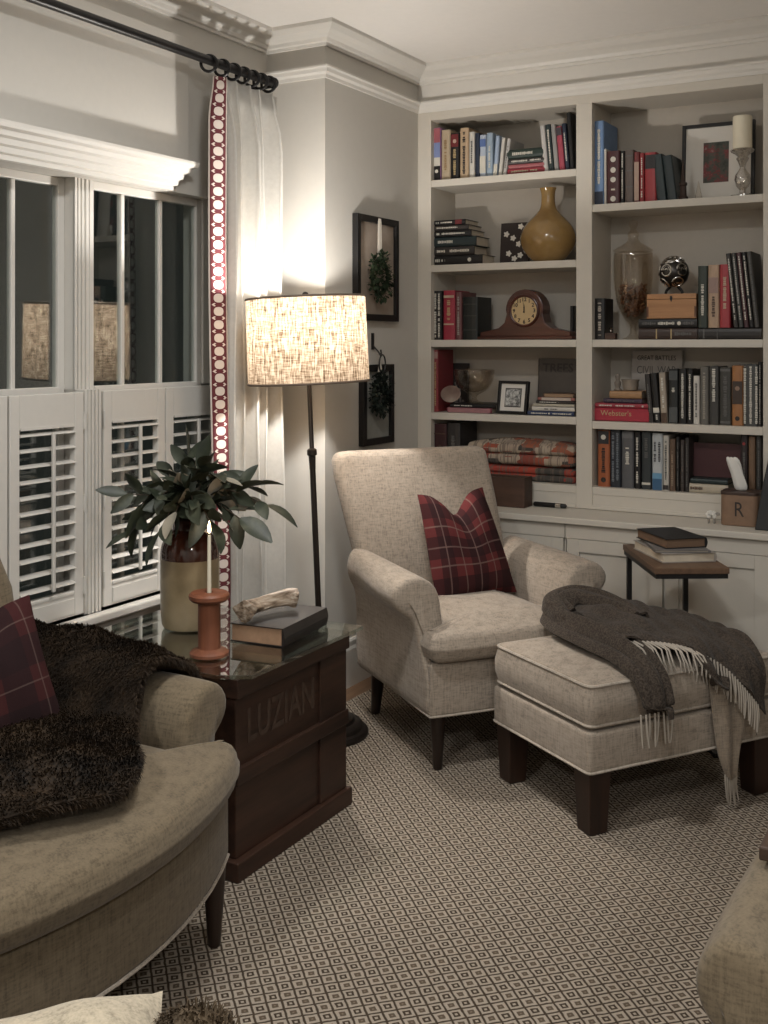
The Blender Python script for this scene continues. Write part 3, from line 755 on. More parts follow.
q1 = folded('folded_quilt', .52, .20, .066, 2, quilt_mat('dark_red_quilt', [(.05, .045, .04), (.30, .045, .03), (.34, .05, .03), (.08, .065, .055)], .4), .005)
q1.location = (QX-.0, 4.815, SHL[5]+.001); tag(q1, 'dark and red folded quilt at the bottom of the pile on lowest left shelf', 'quilt', 'folded quilts on the bottom shelf')
q2 = folded('folded_quilt', .54, .20, .10, 2, quilt_mat('patchwork_quilt', [(.30, .07, .04), (.36, .29, .22), (.05, .045, .04), (.33, .26, .20), (.22, .05, .035), (.38, .31, .24), (.28, .09, .05)]), .018)
q2.location = (QX-.008, 4.808, SHL[5]+.075); tag(q2, 'striped patchwork folded quilt on top of the pile on lowest left shelf', 'quilt', 'folded quilts on the bottom shelf')
t = thing('wooden_box', 'dark worn wooden box on the counter below the folded quilts', 'box', (at_y(530, 0, 4.66)[0]-.145, 4.700, .7505)); t.scale = (1.1, .8, 1.3)
bm = B(); box(bm, -.11, .11, -.06, -.05, 0, .105); box(bm, -.11, .11, .05, .06, 0, .105); box(bm, -.11, -.10, -.05, .05, 0, .105); box(bm, .10, .11, -.05, .05, 0, .105); box(bm, -.10, .10, -.05, .05, 0, .008)
obj('box_body', bm, M['boxwood'], t, smooth=False, bev=.002)
bm = B(); 
for k in range(7): box(bm, -.10+.002+k*.028, -.10+.024+k*.028, -.0495, .0495, .085, .098)
obj('box_slats', bm, M['boxwood'], t, smooth=False)
t = thing('pen', 'black pen with a silver middle lying on the counter beside the wooden box', 'pen', (at_y(549, 0, 4.73)[0], 4.735, .7625), math.radians(-3)); t.scale = (1.05, 2.2, 2.2)
bm = B(); tube(bm, [(-.075, 0, 0), (-.07, 0, .0), (.0, 0, .0), (.03, 0, 0)], [.002, .005, .005, .005], 10); obj('barrel', bm, M['black'], t)
bm = B(); tube(bm, [(.03, 0, 0), (.055, 0, 0)], .0052, 10); obj('silver_band', bm, M['silver'], t)
bm = B(); tube(bm, [(.055, 0, 0), (.075, 0, 0), (.08, 0, 0)], [.005, .0045, .002], 10); obj('cap', bm, M['black'], t)

# ---- right bay, top shelf
g = 'books on the top shelf of the right bay'
stand([(594.2, 603.5, 121, (.16, .26, .45), 'tall bright blue book at the left end of the top right shelf', (('t', .25, .9, W_), ('b', .0, .16, NAVY)), 0, .205),
       (604, 606.4, 149, WHT, 'thin white spine between the blue and maroon books, top right shelf', ()),
       (606.8, 619.6, 151, (.06, .018, .02), 'maroon book with white emblems on the top right shelf', (('d', .84, W_), ('d', .64, W_), ('d', .46, W_), ('t', .26, .30, W_), ('d', .1, W_))),
       (620.4, 624.4, 151, BLK, 'thin black book with white bars beside the maroon one, top right shelf', (('t', .05, .95, W_),)),
       (624.8, 633.4, 150, (.11, .085, .075), 'grey-brown ribbed book in the middle of the top right shelf', (('b', .88, .9, GRY), ('b', .6, .62, GRY), ('b', .3, .32, GRY))),
       (634, 639.2, 152, (.16, .035, .035), 'dark red book with a cream lower spine, top right shelf', (('b', .04, .8, (.40, .28, .22)),)),
       (639.6, 644, 153, (.25, .03, .035), 'thin red book with white title left of the black-topped red one, top right shelf', (('t', .1, .9, W_),)),
       (644.6, 656, 152.5, (.30, .035, .04), 'bright red book with a black top panel, top right shelf', (('b', .67, .95, (.018, .015, .016)),)),
       (657, 666.5, 153.5, TEAL, 'dark teal book leaning left, second from right on top right shelf', (), -6),
       (667.5, 677, 154.5, (.016, .026, .028), 'dark teal book leaning left at the right end of the row, top right shelf', (), -7)], SHR[1], YS, g)
o = book(.032, .245, .19, (.04, .045, .042), 'large dark grey-green book standing sideways behind the maroon one', g, (), 71); o.location = (at_y(615, 0, 5.0)[0]-.10, 5.02, SHR[1]+.001); o.rotation_euler = (0, 0, -PI/2)
o.location = (at_y(603, 0, 5.02)[0], 5.025, SHR[1]+.001); o.rotation_euler = (0, 0, -PI/2)
# finial, glass tree
bm = B(); lathe(bm, [(.022, 0), (.022, .012), (.016, .018), (.014, .06), (.018, .064), (.018, .074), (.011, .08), (.008, .12), (.004, .16), (.001, .185)], 8)
o = obj('finial', bm, M['legwood'], None, smooth=False); o.location = (at_y(683, 0, YS+.01)[0], YS+.012, SHR[1]+.0005); tag(o, 'slim dark wooden finial standing between the books and the framed picture', 'ornament')
t = thing('framed_picture', 'black-framed picture with a wide white mat on the top right shelf', 'picture', (at_y(718, 0, 4.955)[0], 4.955, SHR[1]+.001)); t.rotation_euler = (-.06, 0, 0)
frame(t, .315, .350, .016, .018, M['black'], M['white'], pic_mat('dark_botanical', [(.3, (.015, .018, .015)), (.5, (.07, .075, .06)), (.6, (.20, .03, .035)), (.72, (.25, .23, .2))], 26), (-.064, .046, .085, .265))
bm = B(); lathe(bm, [(.017, 0), (.018, .004), (.012, .03), (.006, .06), (.001, .082)], 6)
o = obj('glass_tree', bm, M['jar'], None, smooth=False); o.location = (at_y(698.5, 0, 4.84)[0], 4.84, SHR[1]+.0005); tag(o, 'small clear glass tree ornament in front of the white mat', 'ornament')
cx_ = at_y(742.5, 0, 4.85)[0]
bm = B(); lathe(bm, [(.052, 0), (.052, .006), (.03, .012), (.014, .018), (.012, .026), (.026, .04), (.034, .062), (.03, .082), (.015, .1), (.010, .11), (.018, .128), (.026, .142), (.02, .150), (.03, .158), (.046, .166), (.050, .172), (.046, .176), (.0, .176)], 28)
o = obj('candlestick', bm, glassy('mercury_glass', (.75, .72, .68), 1.0, .05, .35), None); o.scale = (1, 1, 1.16); o.location = (cx_, 4.85, SHR[1]+.0005); tag(o, 'silvered glass baluster candlestick at the right end of the top right shelf', 'candlestick')
t = thing('pillar_candle', 'thick ivory pillar candle on the silvered glass candlestick', 'candle', (cx_, 4.85, SHR[1]+.2055))
bm = B(); lathe(bm, [(.038, 0), (.040, .002), (.040, .138), (.037, .141), (.03, .137), (.0, .134)], 28); obj('wax', bm, M['wax'], t)
bm = B(); tube(bm, [(0, 0, .134), (.001, 0, .148)], .0012, 6); obj('wick', bm, M['ink'], t)
# ---- right bay, second shelf
g = 'books on the second shelf of the right bay'
stand([(594.4, 605, 298.5, BLK, 'short dark book with pale title at the left end of the jar shelf', (('t', .1, .9, (.4, .35, .3)),))], SHR[2], YS, g, .12)
t = thing('trinket', 'tiny dark trinket box with a knob beside the short book', 'ornament', (at_y(611, 0, YS+.02)[0], YS+.02, SHR[2]+.0005))
obj('trinket_body', bx(-.024, .024, -.018, .018, 0, .030), M['boxwood'], t, smooth=False, bev=.003); bm = B(); lathe(bm, [(.006, .03), (.008, .036), (.004, .044), (.009, .05), (.002, .056)], 12); obj('trinket_knob', bm, M['silver'], t)
jx = at_y(633, 0, 4.93)[0]; JY = 4.935
t = thing('apothecary_jar', 'tall lidded clear glass jar holding brown seed pods', 'jar', (jx, JY, SHR[2]+.0005))
bm = B(); lathe(bm, [(.0, 0), (.050, 0), (.052, .005), (.016, .014), (.012, .055), (.018, .072), (.042, .092), (.068, .14), (.083, .20), (.090, .28), (.090, .36), (.087, .398), (.085, .398), (.087, .36), (.087, .28), (.079, .20), (.063, .142), (.038, .10), (.0, .082)], 36); obj('jar_body', bm, M['jar'], t, sub=1)
bm = B(); lathe(bm, [(.087, .400), (.091, .404), (.089, .409), (.06, .428), (.034, .442), (.024, .455), (.022, .464), (.027, .485), (.017, .495), (.013, .505), (.021, .522), (.021, .538), (.009, .546), (.0, .547)], 32); obj('jar_lid', bm, M['jar'], t)
rr = random.Random(11); podm = plain('seed_pod', (.24, .115, .06), .8, var=.3)
pods = B()
for k in range(230):
    a = rr.uniform(0, 2*PI); zc = .108+.14*rr.random()**.9; rmax = (.024 if zc < .125 else .046 if zc < .16 else .062)
    q = rmax*rr.random()**.5; p = Vector((q*math.cos(a), q*math.sin(a), zc)); d = Vector((rr.uniform(-1, 1), rr.uniform(-1, 1), rr.uniform(-.2, 1.2))).normalized()
    tube(pods, [p-d*.013, p-d*.007, p+d*.007, p+d*.015], [.001, .005, .0045, .001], 6)
o = obj('seed_pods', pods, podm, None); o.location = (jx, JY, SHR[2]+.0005); o['kind'] = 'stuff'; tag(o, 'brown dried seed pods filling the lower half of the glass jar', 'seed pods')
ztop = lie([(638.5, 697.5, .050, (.045, .027, .022), 'long brown leather book flat at the bottom, under the wooden box', (('b', .3, .32, G_), ('b', .55, .57, G_), ('t', .62, .9, GRY)), .2)], YS, g, z=SHR[2])
lie([(698.3, 761.5, .050, (.024, .020, .018), 'long black leather book lying flat under the upright books, jar shelf', (('b', .08, .1, GRY), ('b', .3, .31, GRY)), .2)], YS, g, z=SHR[2])
z2 = lie([(638.5, 697, .042, BLK, 'black book with a white emblem lying directly under the wooden box', (('t', .06, .3, GRY), ('t', .34, .62, W_), ('d', .70, W_), ('t', .76, .95, GRY)), .14)], YS, g, z=ztop)
t = thing('dovetail_box', 'honey-coloured dovetailed wooden box with a dark latch', 'box', (at_y(671.5, 0, 4.83)[0], 4.825, z2+.001))
hw = (at_y(697, 0, 4.83)[0]-at_y(646.5, 0, 4.83)[0])/2-.002
obj('box_body', bx(-hw, hw, 0, .13, 0, .084), M['pine'], t, smooth=False, bev=.0015); obj('box_lid', bx(-hw, hw, 0, .13, .0855, .108), M['pine'], t, smooth=False, bev=.0015)
bm = B()
for s in (-1, 1):
    for k in range(7): xa = s*(hw-.004); box(bm, xa-.0045, xa+.0045, -.0006, .001, .006+k*.0065, .0135+k*.0065)
obj('dovetails', bm, plain('dark_joint', (.12, .05, .025), .6), t, smooth=False)
bm = B(); extrude_poly(bm, [(-.004, .098), (.004, .098), (.006, .088), (.0, .072), (-.006, .088)], -.004, -.0002, 'y'); obj('latch', bm, M['black'], t, smooth=False)
# silver medallion ball on a small stand
t = thing('ornamental_sphere', 'dark silver disc-studded sphere on a small stand atop the wooden box', 'ornament', (at_y(674, 0, 4.88)[0], 4.88, z2+.110)); t.scale = (1.08, 1.08, 1.15)
bm = B(); lathe(bm, [(.001, .026), (.03, .031), (.052, .05), (.062, .08), (.056, .11), (.035, .134), (.001, .142)], 28); obj('sphere', bm, plain('blackened_silver', (.05, .045, .042), .3, .9), t)
bm = B()
for th_, ph_ in ((-.3, .1), (.85, .15), (-1.35, .2), (-.1, 1.0), (.6, -.75), (-.9, -.8), (-.55, .95), (.95, 1.0)):
    n_ = Vector((math.sin(th_)*math.cos(ph_), -math.cos(th_)*math.cos(ph_), math.sin(ph_))); s_, u_ = frame_at(n_); c_ = Vector((0, 0, .084))+n_*.0555
    for R_, q_ in ((.0215, .0040), (.014, .0035), (.005, .005)):
        tube(bm, [tuple(c_+s_*(R_*math.cos(2*PI*k/18))+u_*(R_*math.sin(2*PI*k/18))) for k in range(18)], q_, 6, closed=False, up=n_)
obj('discs', bm, M['silver'], t)
bm = B()
for s in (-1, 1): tube(bm, spline([(s*.034, .0, .001), (s*.03, 0, .014), (s*.018, 0, .026), (s*.012, 0, .032)], 4), .006, 8)
obj('stand', bm, M['black'], t)
z3 = SHR[2]+.050
stand([(697.8, 707.4, 266, (.03, .04, .032), 'dark green book at the left of the upright group on the jar shelf', (('t', .2, .7, W_),)),
       (708, 719, 265, (.42, .29, .20), 'cream and pinkish book in the upright group on the jar shelf', (('b', .55, .8, (.30, .2, .17)), ('t', .15, .5, BRN))),
       (719.6, 730, 264.5, (.34, .04, .05), 'bright red book in the upright group on the jar shelf', (('t', .3, .8, CREAM),))], z3, YS, g)
stand([(733.5, 738.3, 253, DRK, 'first dark magazine leaning left beside the red book, jar shelf', (('t', .1, .95, W_),), -6),
       (738.8, 743.6, 252.5, (.05, .05, .048), 'second dark magazine leaning left, jar shelf', (('t', .1, .95, (.4, .38, .35)),), -6),
       (744.1, 748.9, 252, (.07, .03, .035), 'dark red magazine in the middle of the leaning group, jar shelf', (('t', .1, .95, W_),), -6),
       (749.4, 754, 251.6, BLK, 'black magazine fourth in the leaning group, jar shelf', (('t', .1, .95, W_),), -6),
       (754.5, 759.4, 251, (.06, .055, .05), 'grey magazine at the right end of the leaning group, jar shelf', (('t', .1, .95, GRY),), -6)], z3, YS, g, .2)
# ---- right bay, third shelf
g = 'books on the third shelf of the right bay'
o = book(.022, .30, .235, (.34, .31, .28), 'pale grey civil war battles book standing face out at the back', g, (), 3); o.rotation_euler = (0, -.05, -PI/2)
o.location = (at_y(631, 0, 5.0)[0], 5.0, SHR[3]+.001); o.scale = (1, 1, 1.05)
text('cover_title', 'GREAT BATTLES', .030, M['ink'], o, (.0115, .118, .268), (PI/2, 0, PI/2), sx=.82)
text('cover_subtitle', 'CIVIL WAR', .048, bcol((.10, .09, .085)), o, (.0115, .118, .215), (PI/2, 0, PI/2), sx=.78)
ztop = lie([(594.6, 649, .060, (.34, .03, .045), 'thick red dictionary at the bottom of the stack below the jar', (('b', .02, .985, (.36, .03, .05)),), .15),
            (595, 648.2, .022, (.30, .035, .05), 'thin red book on the thick red dictionary', (('t', .08, .75, W_), ('d', .9, W_)), .15),
            (603.5, 642, .021, (.055, .035, .06), 'thin dark purple book above the red ones', (('t', .1, .8, GRY),), .13),
            (609.5, 641.5, .034, (.35, .20, .10), 'tan book on top of the red stack, under the small pot', (), .13)], YS, g, z=SHR[3])
bt = [o for o in bpy.data.objects if o.get('label', '').startswith('thick red dictionary')][0]
text('spine_title', "Webster's", .034, bcol((.45, .34, .18)), bt, (-.006, -.0026, .10), (PI/2, -PI/2, 0))
t = thing('small_pot', 'small grey-brown pot on top of the tan book', 'pot', (at_y(630.5, 0, 4.87)[0], 4.87, ztop+.001))
bm = B(); lathe(bm, [(.022, 0), (.03, .002), (.036, .02), (.036, .038), (.04, .046), (.041, .05), (.037, .05), (.032, .038), (.03, .01)], 24); obj('pot_body', bm, ceramic('stone_pot', [(.3, (.16, .13, .10)), (.7, (.32, .27, .22))], .7), t)
bm = B(); rr = random.Random(5)
o = obj('figurine', lathe(B(), [(.016, 0), (.018, .004), (.010, .012), (.014, .024), (.016, .036), (.009, .046), (.011, .056), (.012, .064), (.008, .072), (.002, .076)], 14), ceramic('grey_figurine', [(.3, (.10, .085, .07)), (.7, (.30, .26, .22))], .6), None)
o.location = (at_y(618, 0, 4.855)[0], 4.852, ztop+.001); tag(o, 'small grey carved figurine on the tan book left of the pot', 'figurine')
stand([(648.4, 653.5, 374, DRK, 'thin dark leaning book right of the red dictionary stack', (('t', .2, .8, GRY),), -5),
       (654, 660.6, 373, BLK, 'black leaning book with a pale label right of the red dictionary stack', (('b', .2, .3, W_), ('t', .06, .16, W_)), -5),
       (661, 667.6, 372.5, (.36, .30, .24), 'tan and white book leaning third right of the red dictionary stack', (('b', .0, .2, BRN), ('t', .3, .9, W_)), -3),
       (668.6, 678, 369.5, (.016, .018, .018), 'black book with grey panels in the middle of the third right shelf', (('b', .80, .97, (.07, .075, .075)), ('b', .02, .30, (.08, .085, .085)), ('t', .58, .66, W_))),
       (678.6, 686.4, 369, BLK, 'black book with white vertical title next to the grey-panelled one', (('t', .1, .92, W_),)),
       (687, 692.6, 369.5, (.014, .013, .013), 'black book with large white letters left of the white book', (('t', .08, .95, W_, 1),)),
       (693.2, 699.4, 376, WHT, 'narrow white book with grey title on the third right shelf', (('t', .15, .85, GRY),)),
       (700, 708.4, 367, (.13, .12, .105), 'grey-brown book right of the narrow white one', (('t', .1, .9, (.3, .27, .23)),)),
       (709, 718.6, 366.5, (.05, .048, .045), 'black and grey book with broad white lettering, third right shelf', (('t', .4, .98, W_, 1),)),
       (719.4, 731, 367.5, (.05, .048, .042), 'charcoal book with a paler border left of the orange-brown one', (('b', .93, .97, GRY), ('b', .03, .07, GRY), ('t', .15, .85, GRY))),
       (731.8, 743, 365.8, (.33, .15, .06), 'orange-brown book with a dark portrait on its spine', (('b', .36, .74, (.05, .032, .024)), ('d', .62, (.26, .17, .12)), ('d', .12, K_))),
       (743.8, 757.6, 364.5, (.06, .06, .058), 'black and white mottled book at the right end of the third shelf', (('t', .04, .97, W_, 3),)),
       (758, 761.8, 362, BLK, 'thin black notched book against the right side of the third shelf', (('t', .04, .95, (.3, .28, .25)),))], SHR[3], YS, g)
# ---- right bay, bottom shelf
g = 'books on the bottom shelf of the right bay'
stand([(597.6, 609.4, 430.5, (.33, .10, .04), 'orange book with a dark top on the bottom right shelf', (('b', .76, .99, (.03, .028, .03)), ('t', .25, .7, K_), ('d', .12, K_), ('d', .88, W_))),
       (610, 620.6, 430, (.022, .026, .034), 'blue-black book with pale marks second on the bottom right shelf', (('t', .1, .95, (.16, .18, .2), 2),)),
       (621.4, 633.4, 431.5, (.10, .10, .105), 'grey book with white vertical title on the bottom right shelf', (('t', .42, .72, W_), ('b', .88, .98, (.14, .14, .145)))),
       (634, 640.6, 432, BLK, 'black book with white lettering right of the grey one, bottom right shelf', (('t', .1, .9, W_),)),
       (641.4, 651, 432.5, (.035, .04, .042), 'dark slate book left of the white and blue one, bottom right shelf', (('t', .5, .9, GRY), ('b', .08, .12, W_))),
       (652, 662.4, 433.5, (.44, .46, .47), 'white book with a blue lower third, bottom right shelf', (('b', .0, .20, (.05, .12, .22)), ('b', .20, .30, (.14, .30, .45)), ('t', .5, .85, (.06, .06, .07), 2))),
       (663, 668.8, 435.5, (.50, .47, .42), 'narrow white book right of the white and blue one', (('t', .2, .9, GRY), ('b', .02, .1, DRK))),
       (669.4, 675.2, 439, (.12, .075, .05), 'brown book, shorter, right of the narrow white book, bottom right shelf', (('t', .1, .8, (.3, .22, .16)),)),
       (675.8, 679.6, 437, BLK, 'first thin black book right of the brown one, bottom right shelf', (('t', .1, .9, GRY),)),
       (680.2, 684.4, 440, (.05, .038, .034), 'thin dark brown book in the middle of the bottom right shelf', (('t', .1, .9, GRY),)),
       (684.8, 689, 438, DRK, 'thin charcoal book left of the large maroon album', (('t', .1, .9, GRY),))], SHR[4], YS, g)
ztop = lie([(688.8+.5, 728, .040, (.46, .40, .31), 'cream book lying flat at the bottom under the maroon album', (('t', .03, .35, BRN),), .18),
            (690.5, 727.5, .022, (.018, .03, .03), 'thin dark green book lying on the cream one', (), .18)], YS+.002, g, z=SHR[4])
t = book(.028, .215, .225, (.06, .016, .018), 'large dark maroon leather album standing face out on flat books', g, (('b', .05, .06, G_),), 9, name='album'); t['category'] = 'album'
t.rotation_euler = (0, -.04, -PI/2); t.location = (at_y(691.5, 0, 4.90)[0], 4.90, ztop+.001); t.scale = (1, 1, .68)
stand([(740.5, 747.6, 434, (.03, .022, .022), 'dark book with a red dot near the top, right of the maroon album', (('d', .84, (.35, .04, .04)), ('t', .3, .7, GRY))),
       (748.4, 755.2, 437, (.17, .105, .065), 'brown book left of the last dark one, bottom right shelf', ()),
       (756, 761.4, 434, (.045, .042, .038), 'dark mottled book at the right end of the bottom right shelf', (('t', .1, .9, GRY),))], SHR[4], YS, g)
# ---- counter: tissue box, tissue, sheep, black case
tx = (at_y(721, 0, 4.63)[0]+at_y(757, 0, 4.63)[0])/2
t = thing('tissue_box', 'brown leather tissue box cover with a letter R', 'tissue box', (tx, 4.69, .7505))
ou = round_poly([(-.076, -.062), (.076, -.062), (.076, .062), (-.076, .062)], .03, 6)
obj('box_cover', cushion(B(), ou, 0, .138, .004), plain('tan_leather', (.22, .135, .085), .6, var=.15), t)
ou2 = round_poly([(-.0775, -.0635), (.0775, -.0635), (.0775, .0635), (-.0775, .0635)], .031, 6)
obj('rim_band', cushion(B(), ou2, .126, .1395, .002), plain('dark_leather', (.05, .028, .02), .5), t)
text('monogram', 'R', .085, M['ink'], t, (.0, -.0628, .066), sx=.8)
t2 = B(); rs = []
for k, (wx, wy, dx, zz) in enumerate(((.020, .010, .0, .0), (.026, .013, .002, .012), (.022, .010, -.010, .05), (.026, .012, -.022, .085), (.022, .008, -.034, .104))):
    rs.append([(dx+wx*math.cos(a)*(1+.30*math.cos(5*a+k*1.3)), wy*math.sin(a)*(1+.4*math.sin(3*a+k))-.004*k, zz+.010*(k == 4)*math.sin(3*a)) for a in [2*PI*q/18 for q in range(18)]])
rings(t2, rs); o = obj('tissue', t2, plain('tissue_paper', (.70, .68, .64), .9, var=.03), None, sub=1); o.scale = (1.05, 1, 1.28); o.location = (tx-.004, 4.69, .7505+.1395); tag(o, 'crumpled white tissue sticking out of the leather tissue box', 'tissue')
t = thing('sheep_figurine', 'tiny white sheep figurine left of the tissue box', 'figurine', (at_y(711.5, 0, 4.65)[0], 4.652, .7505))
rr = random.Random(3); bm = B()
for k in range(26):
    a = rr.uniform(0, 2*PI); b_ = rr.uniform(-.6, 1.4); p = (.019*math.cos(a)*math.cos(b_), .012*math.sin(a)*math.cos(b_), .034+.013*math.sin(b_))
    bmesh.ops.create_icosphere(bm, subdivisions=1, radius=.0085, matrix=Matrix.Translation(p))
obj('fleece', bm, plain('white_fleece', (.70, .68, .63), .95), t)
bm = B(); bmesh.ops.create_uvsphere(bm, u_segments=12, v_segments=8, radius=.008, matrix=Matrix.Translation((.026, -.004, .040)) @ Matrix.Diagonal((1.25, .85, 1, 1)))
for s in (-1, 1): tube(bm, [(.022, -.004+s*.006, .045), (.019, -.004+s*.013, .043)], [.003, .001], 6)
obj('head', bm, plain('grey_face', (.30, .28, .25), .9), t)
bm = B()
for x_ in (-.012, .012):
    for y_ in (-.007, .007): tube(bm, [(x_, y_, .03), (x_, y_, .0)], .0028, 6)
obj('legs', bm, plain('grey_face', (.30, .28, .25), .9), t)
bm = B(); x0 = at_y(757, 0, 4.62)[0]
rings(bm, [[(x0-.0, 4.57, .7507), (x0+.10, 4.57, .7507), (x0+.10, 4.66, .7507), (x0-.0, 4.66, .7507)], [(x0+.025, 4.60, .93), (x0+.10, 4.60, .93), (x0+.10, 4.66, .93), (x0+.025, 4.66, .93)], [(x0+.046, 4.63, 1.055), (x0+.10, 4.63, 1.055), (x0+.10, 4.655, 1.055), (x0+.046, 4.655, 1.055)]])
o = obj('upright_case', bm, plain('black_case', (.008, .008, .008), .6), None, smooth=False, bev=.004); tag(o, 'tall black tapered case standing at the right end of the counter', 'case')

# ================================================================== CURTAIN AND ROD
XR_ = -2.665; ZR = 2.588
t = thing('curtain_rod', 'black iron curtain rod running above the windows', 'curtain rod', (XR_, 2.0, ZR))
bm = B(); tube(bm, [(0, -2.5, 0), (0, 1.775, 0)], .0175, 14); obj('rod', bm, M['iron'], t)
bm = B(); lathe(bm, [(.017, 0), (.024, .006), (.024, .016), (.012, .024), (.002, .028)], 14); o = obj('end_cap', bm, M['iron'], t); o.rotation_euler = (-PI/2, 0, 0); o.location = (0, 1.775, 0)
for yb in (-1.4, .0, 1.768):
    bm = B(); tube(bm, [(-.13, yb, -.005), (-.06, yb, -.02), (-.0, yb, -.018)], .007, 8); lathe(bm, [(.025, 0), (.025, .006), (0, .006)], 14, -.134, yb, -.02) ; obj('bracket', bm, M['iron'], t)
for k, u in enumerate((209, 222, 233, 243, 252, 260.5, 268.5)):
    y = at_x(u, 80, XR_)[1]; bm = B(); R_ = .031; a0 = (.5, .25, .35, .15, .3, .2, .25)[k]
    tube(bm, [(R_*math.sin(a0)*math.cos(2*PI*q/24)*-1, y, ZR-.0135+R_*math.sin(2*PI*q/24)) if False else (XR_+R_*math.cos(2*PI*q/24)*math.cos(a0), y+R_*math.cos(2*PI*q/24)*math.sin(a0), ZR-.012+R_*math.sin(2*PI*q/24)) for q in range(24)], .0062, 8, closed=True, up=Vector((0, 1, 0)))
    o = obj('curtain_ring', bm, M['iron'], None)
    tag(o, 'black curtain ring on the rod, %s' % ('set apart at the left end over the red trim', 'second from the left', 'third from the left', 'fourth from the left', 'third from the right', 'second from the right', 'at the right end near the corner')[k], 'curtain ring', 'curtain rings')
cur = thing('curtain', 'white pleated linen curtain with a red lattice border, drawn to the corner', 'curtain', (XR_, 3.55, 0))
# plan of the pleats: y along the wall, x the fold depth
bm = B(); nz = 30; nf = 84; V = []
for j in range(nz+1):
    zf = j/nz; z = lerp(.02, 2.535, zf); row = []
    ytop = (3.415, 3.80); ybot = (3.43, 3.83)
    ya = lerp(ybot[0], ytop[0], zf); yb = lerp(ybot[1], ytop[1], zf)
    pinch = smooth01((z-2.30)/.22)
    for i in range(nf+1):
        f = i/nf; ph = f*5*2*PI
        amp = lerp(.058, .026, pinch)*(1+.25*math.sin(3.1*f*5+1.3))
        sx = math.sin(ph+.35*math.sin(zf*3.0+f*9)); sx = math.copysign(abs(sx)**lerp(.85, 1.7, pinch), sx)
        x = amp*sx+.007*math.sin(zf*9+f*14)*(1-pinch)
        y = lerp(ya, yb, f)-3.55+.012*math.cos(ph)
        if z > 2.50: x *= .9
        row.append(bm.verts.new((x+.0, y, z-.0)))
    V.append(row)
for j in range(nz):
    for i in range(nf): bm.faces.new((V[j][i], V[j][i+1], V[j+1][i+1], V[j+1][i]))
o = obj('panel', bm, M['curtain'], cur, recalc=False); s = o.modifiers.new('solid', 'SOLIDIFY'); s.thickness = .003
# trim band on the leading edge: a flat returned strip facing the room
bm = B(); uvl = bm.loops.layers.uv.new('UVMap'); nz = 60; V = []
for j in range(nz+1):
    zf = j/nz; z = lerp(.02, 2.53, zf)
    ya = lerp(3.385, 3.345, zf); w = lerp(.070, .074, zf); tt = smooth01((z-2.36)/.17)
    bow = .006*math.sin(zf*7); row = []
    for i in range(5):
        f = i/4; row.append(bm.verts.new((.004+bow+.032*f+.004*math.sin(PI*f), ya-3.55+w*f+tt*.028*(1-f), z)))
    V.append((row, z))
for j in range(nz):
    for i in range(4):
        fc = bm.faces.new((V[j][0][i], V[j][0][i+1], V[j+1][0][i+1], V[j+1][0][i]))
        for lp, (a, b_) in zip(fc.loops, ((i, j), (i+1, j), (i+1, j+1), (i, j+1))): lp[uvl].uv = (a/2-1, V[b_][1]/.0515)
o = obj('trim_band', bm, M['trimband'], cur, recalc=False); s = o.modifiers.new('solid', 'SOLIDIFY'); s.thickness = .003; o['label'] = 'red and white lattice border'

# ================================================================== FLOOR LAMP
LX, LY = -2.268, 3.555
lamp = thing('floor_lamp', 'lit floor lamp with a wide linen drum shade beside the crate', 'floor lamp', (LX+.0, LY, .0065))
bm = B(); lathe(bm, [(.0, 0), (.170, 0), (.172, .012), (.165, .022), (.150, .026), (.148, .040), (.140, .047), (.118, .05), (.115, .062), (.106, .068), (.04, .074), (.022, .085), (.0, .085)], 48); obj('base', bm, M['bronze'], lamp)
TILT = math.radians(2.4)     # the pole leans slightly to the left
ldir = Vector((-RT[0]*math.sin(TILT), -RT[1]*math.sin(TILT), math.cos(TILT)))
def lp(z): return tuple(ldir*(z/ldir.z))
bm = B(); tube(bm, [lp(.08), lp(.11), lp(.115), lp(1.03), lp(1.06), lp(1.065), lp(1.38)], [.016, .016, .0115, .0115, .0115, .009, .009], 14); obj('pole', bm, M['bronze'], lamp)
bm = B(); tube(bm, [lp(1.06), lp(1.065), lp(1.085), lp(1.09)], [.012, .019, .019, .012], 14); tube(bm, [lp(1.01), lp(1.06)], [.012, .014], 12); obj('collar', bm, M['bronze'], lamp)
S0 = Vector(lp(1.50-.0065)); RS = .232
qrot = Vector((0, 0, 1)).rotation_difference(ldir)
def shp(r, a, dz): return tuple(S0+qrot @ Vector((r*math.cos(a), r*math.sin(a), dz)))
bm = B(); n = 72; z0, z1 = -.150, .172
for k in range(n):
    pass
R0 = [bm.verts.new(shp(RS, 2*PI*k/n, z0)) for k in range(n)]; RM = [bm.verts.new(shp(RS*.993, 2*PI*k/n, (z0+z1)/2)) for k in range(n)]; R1 = [bm.verts.new(shp(RS*.985, 2*PI*k/n, z1)) for k in range(n)]
for A_, B_ in ((R0, RM), (RM, R1)):
    for k in range(n): bm.faces.new((A_[k], A_[(k+1) % n], B_[(k+1) % n], B_[k]))
sh = obj('lamp_shade', bm, M['shade'], lamp); sh['label'] = 'oatmeal linen drum shade'
rimm = plain('shade_rim', (.16, .12, .09), .7)
for zz, rr_ in ((z0, RS), (z1, RS*.985)):
    bm = B(); tube(bm, [shp(rr_, 2*PI*k/72, zz) for k in range(72)], .0042, 8, closed=True); obj('shade_rim', bm, rimm, sh)
bm = B()
for k in range(3): tube(bm, [shp(.008, 2*PI*k/3+.5, z1-.015), shp(RS*.98, 2*PI*k/3+.5, z1-.006)], .0022, 6)
obj('spider', bm, M['bronze'], sh)
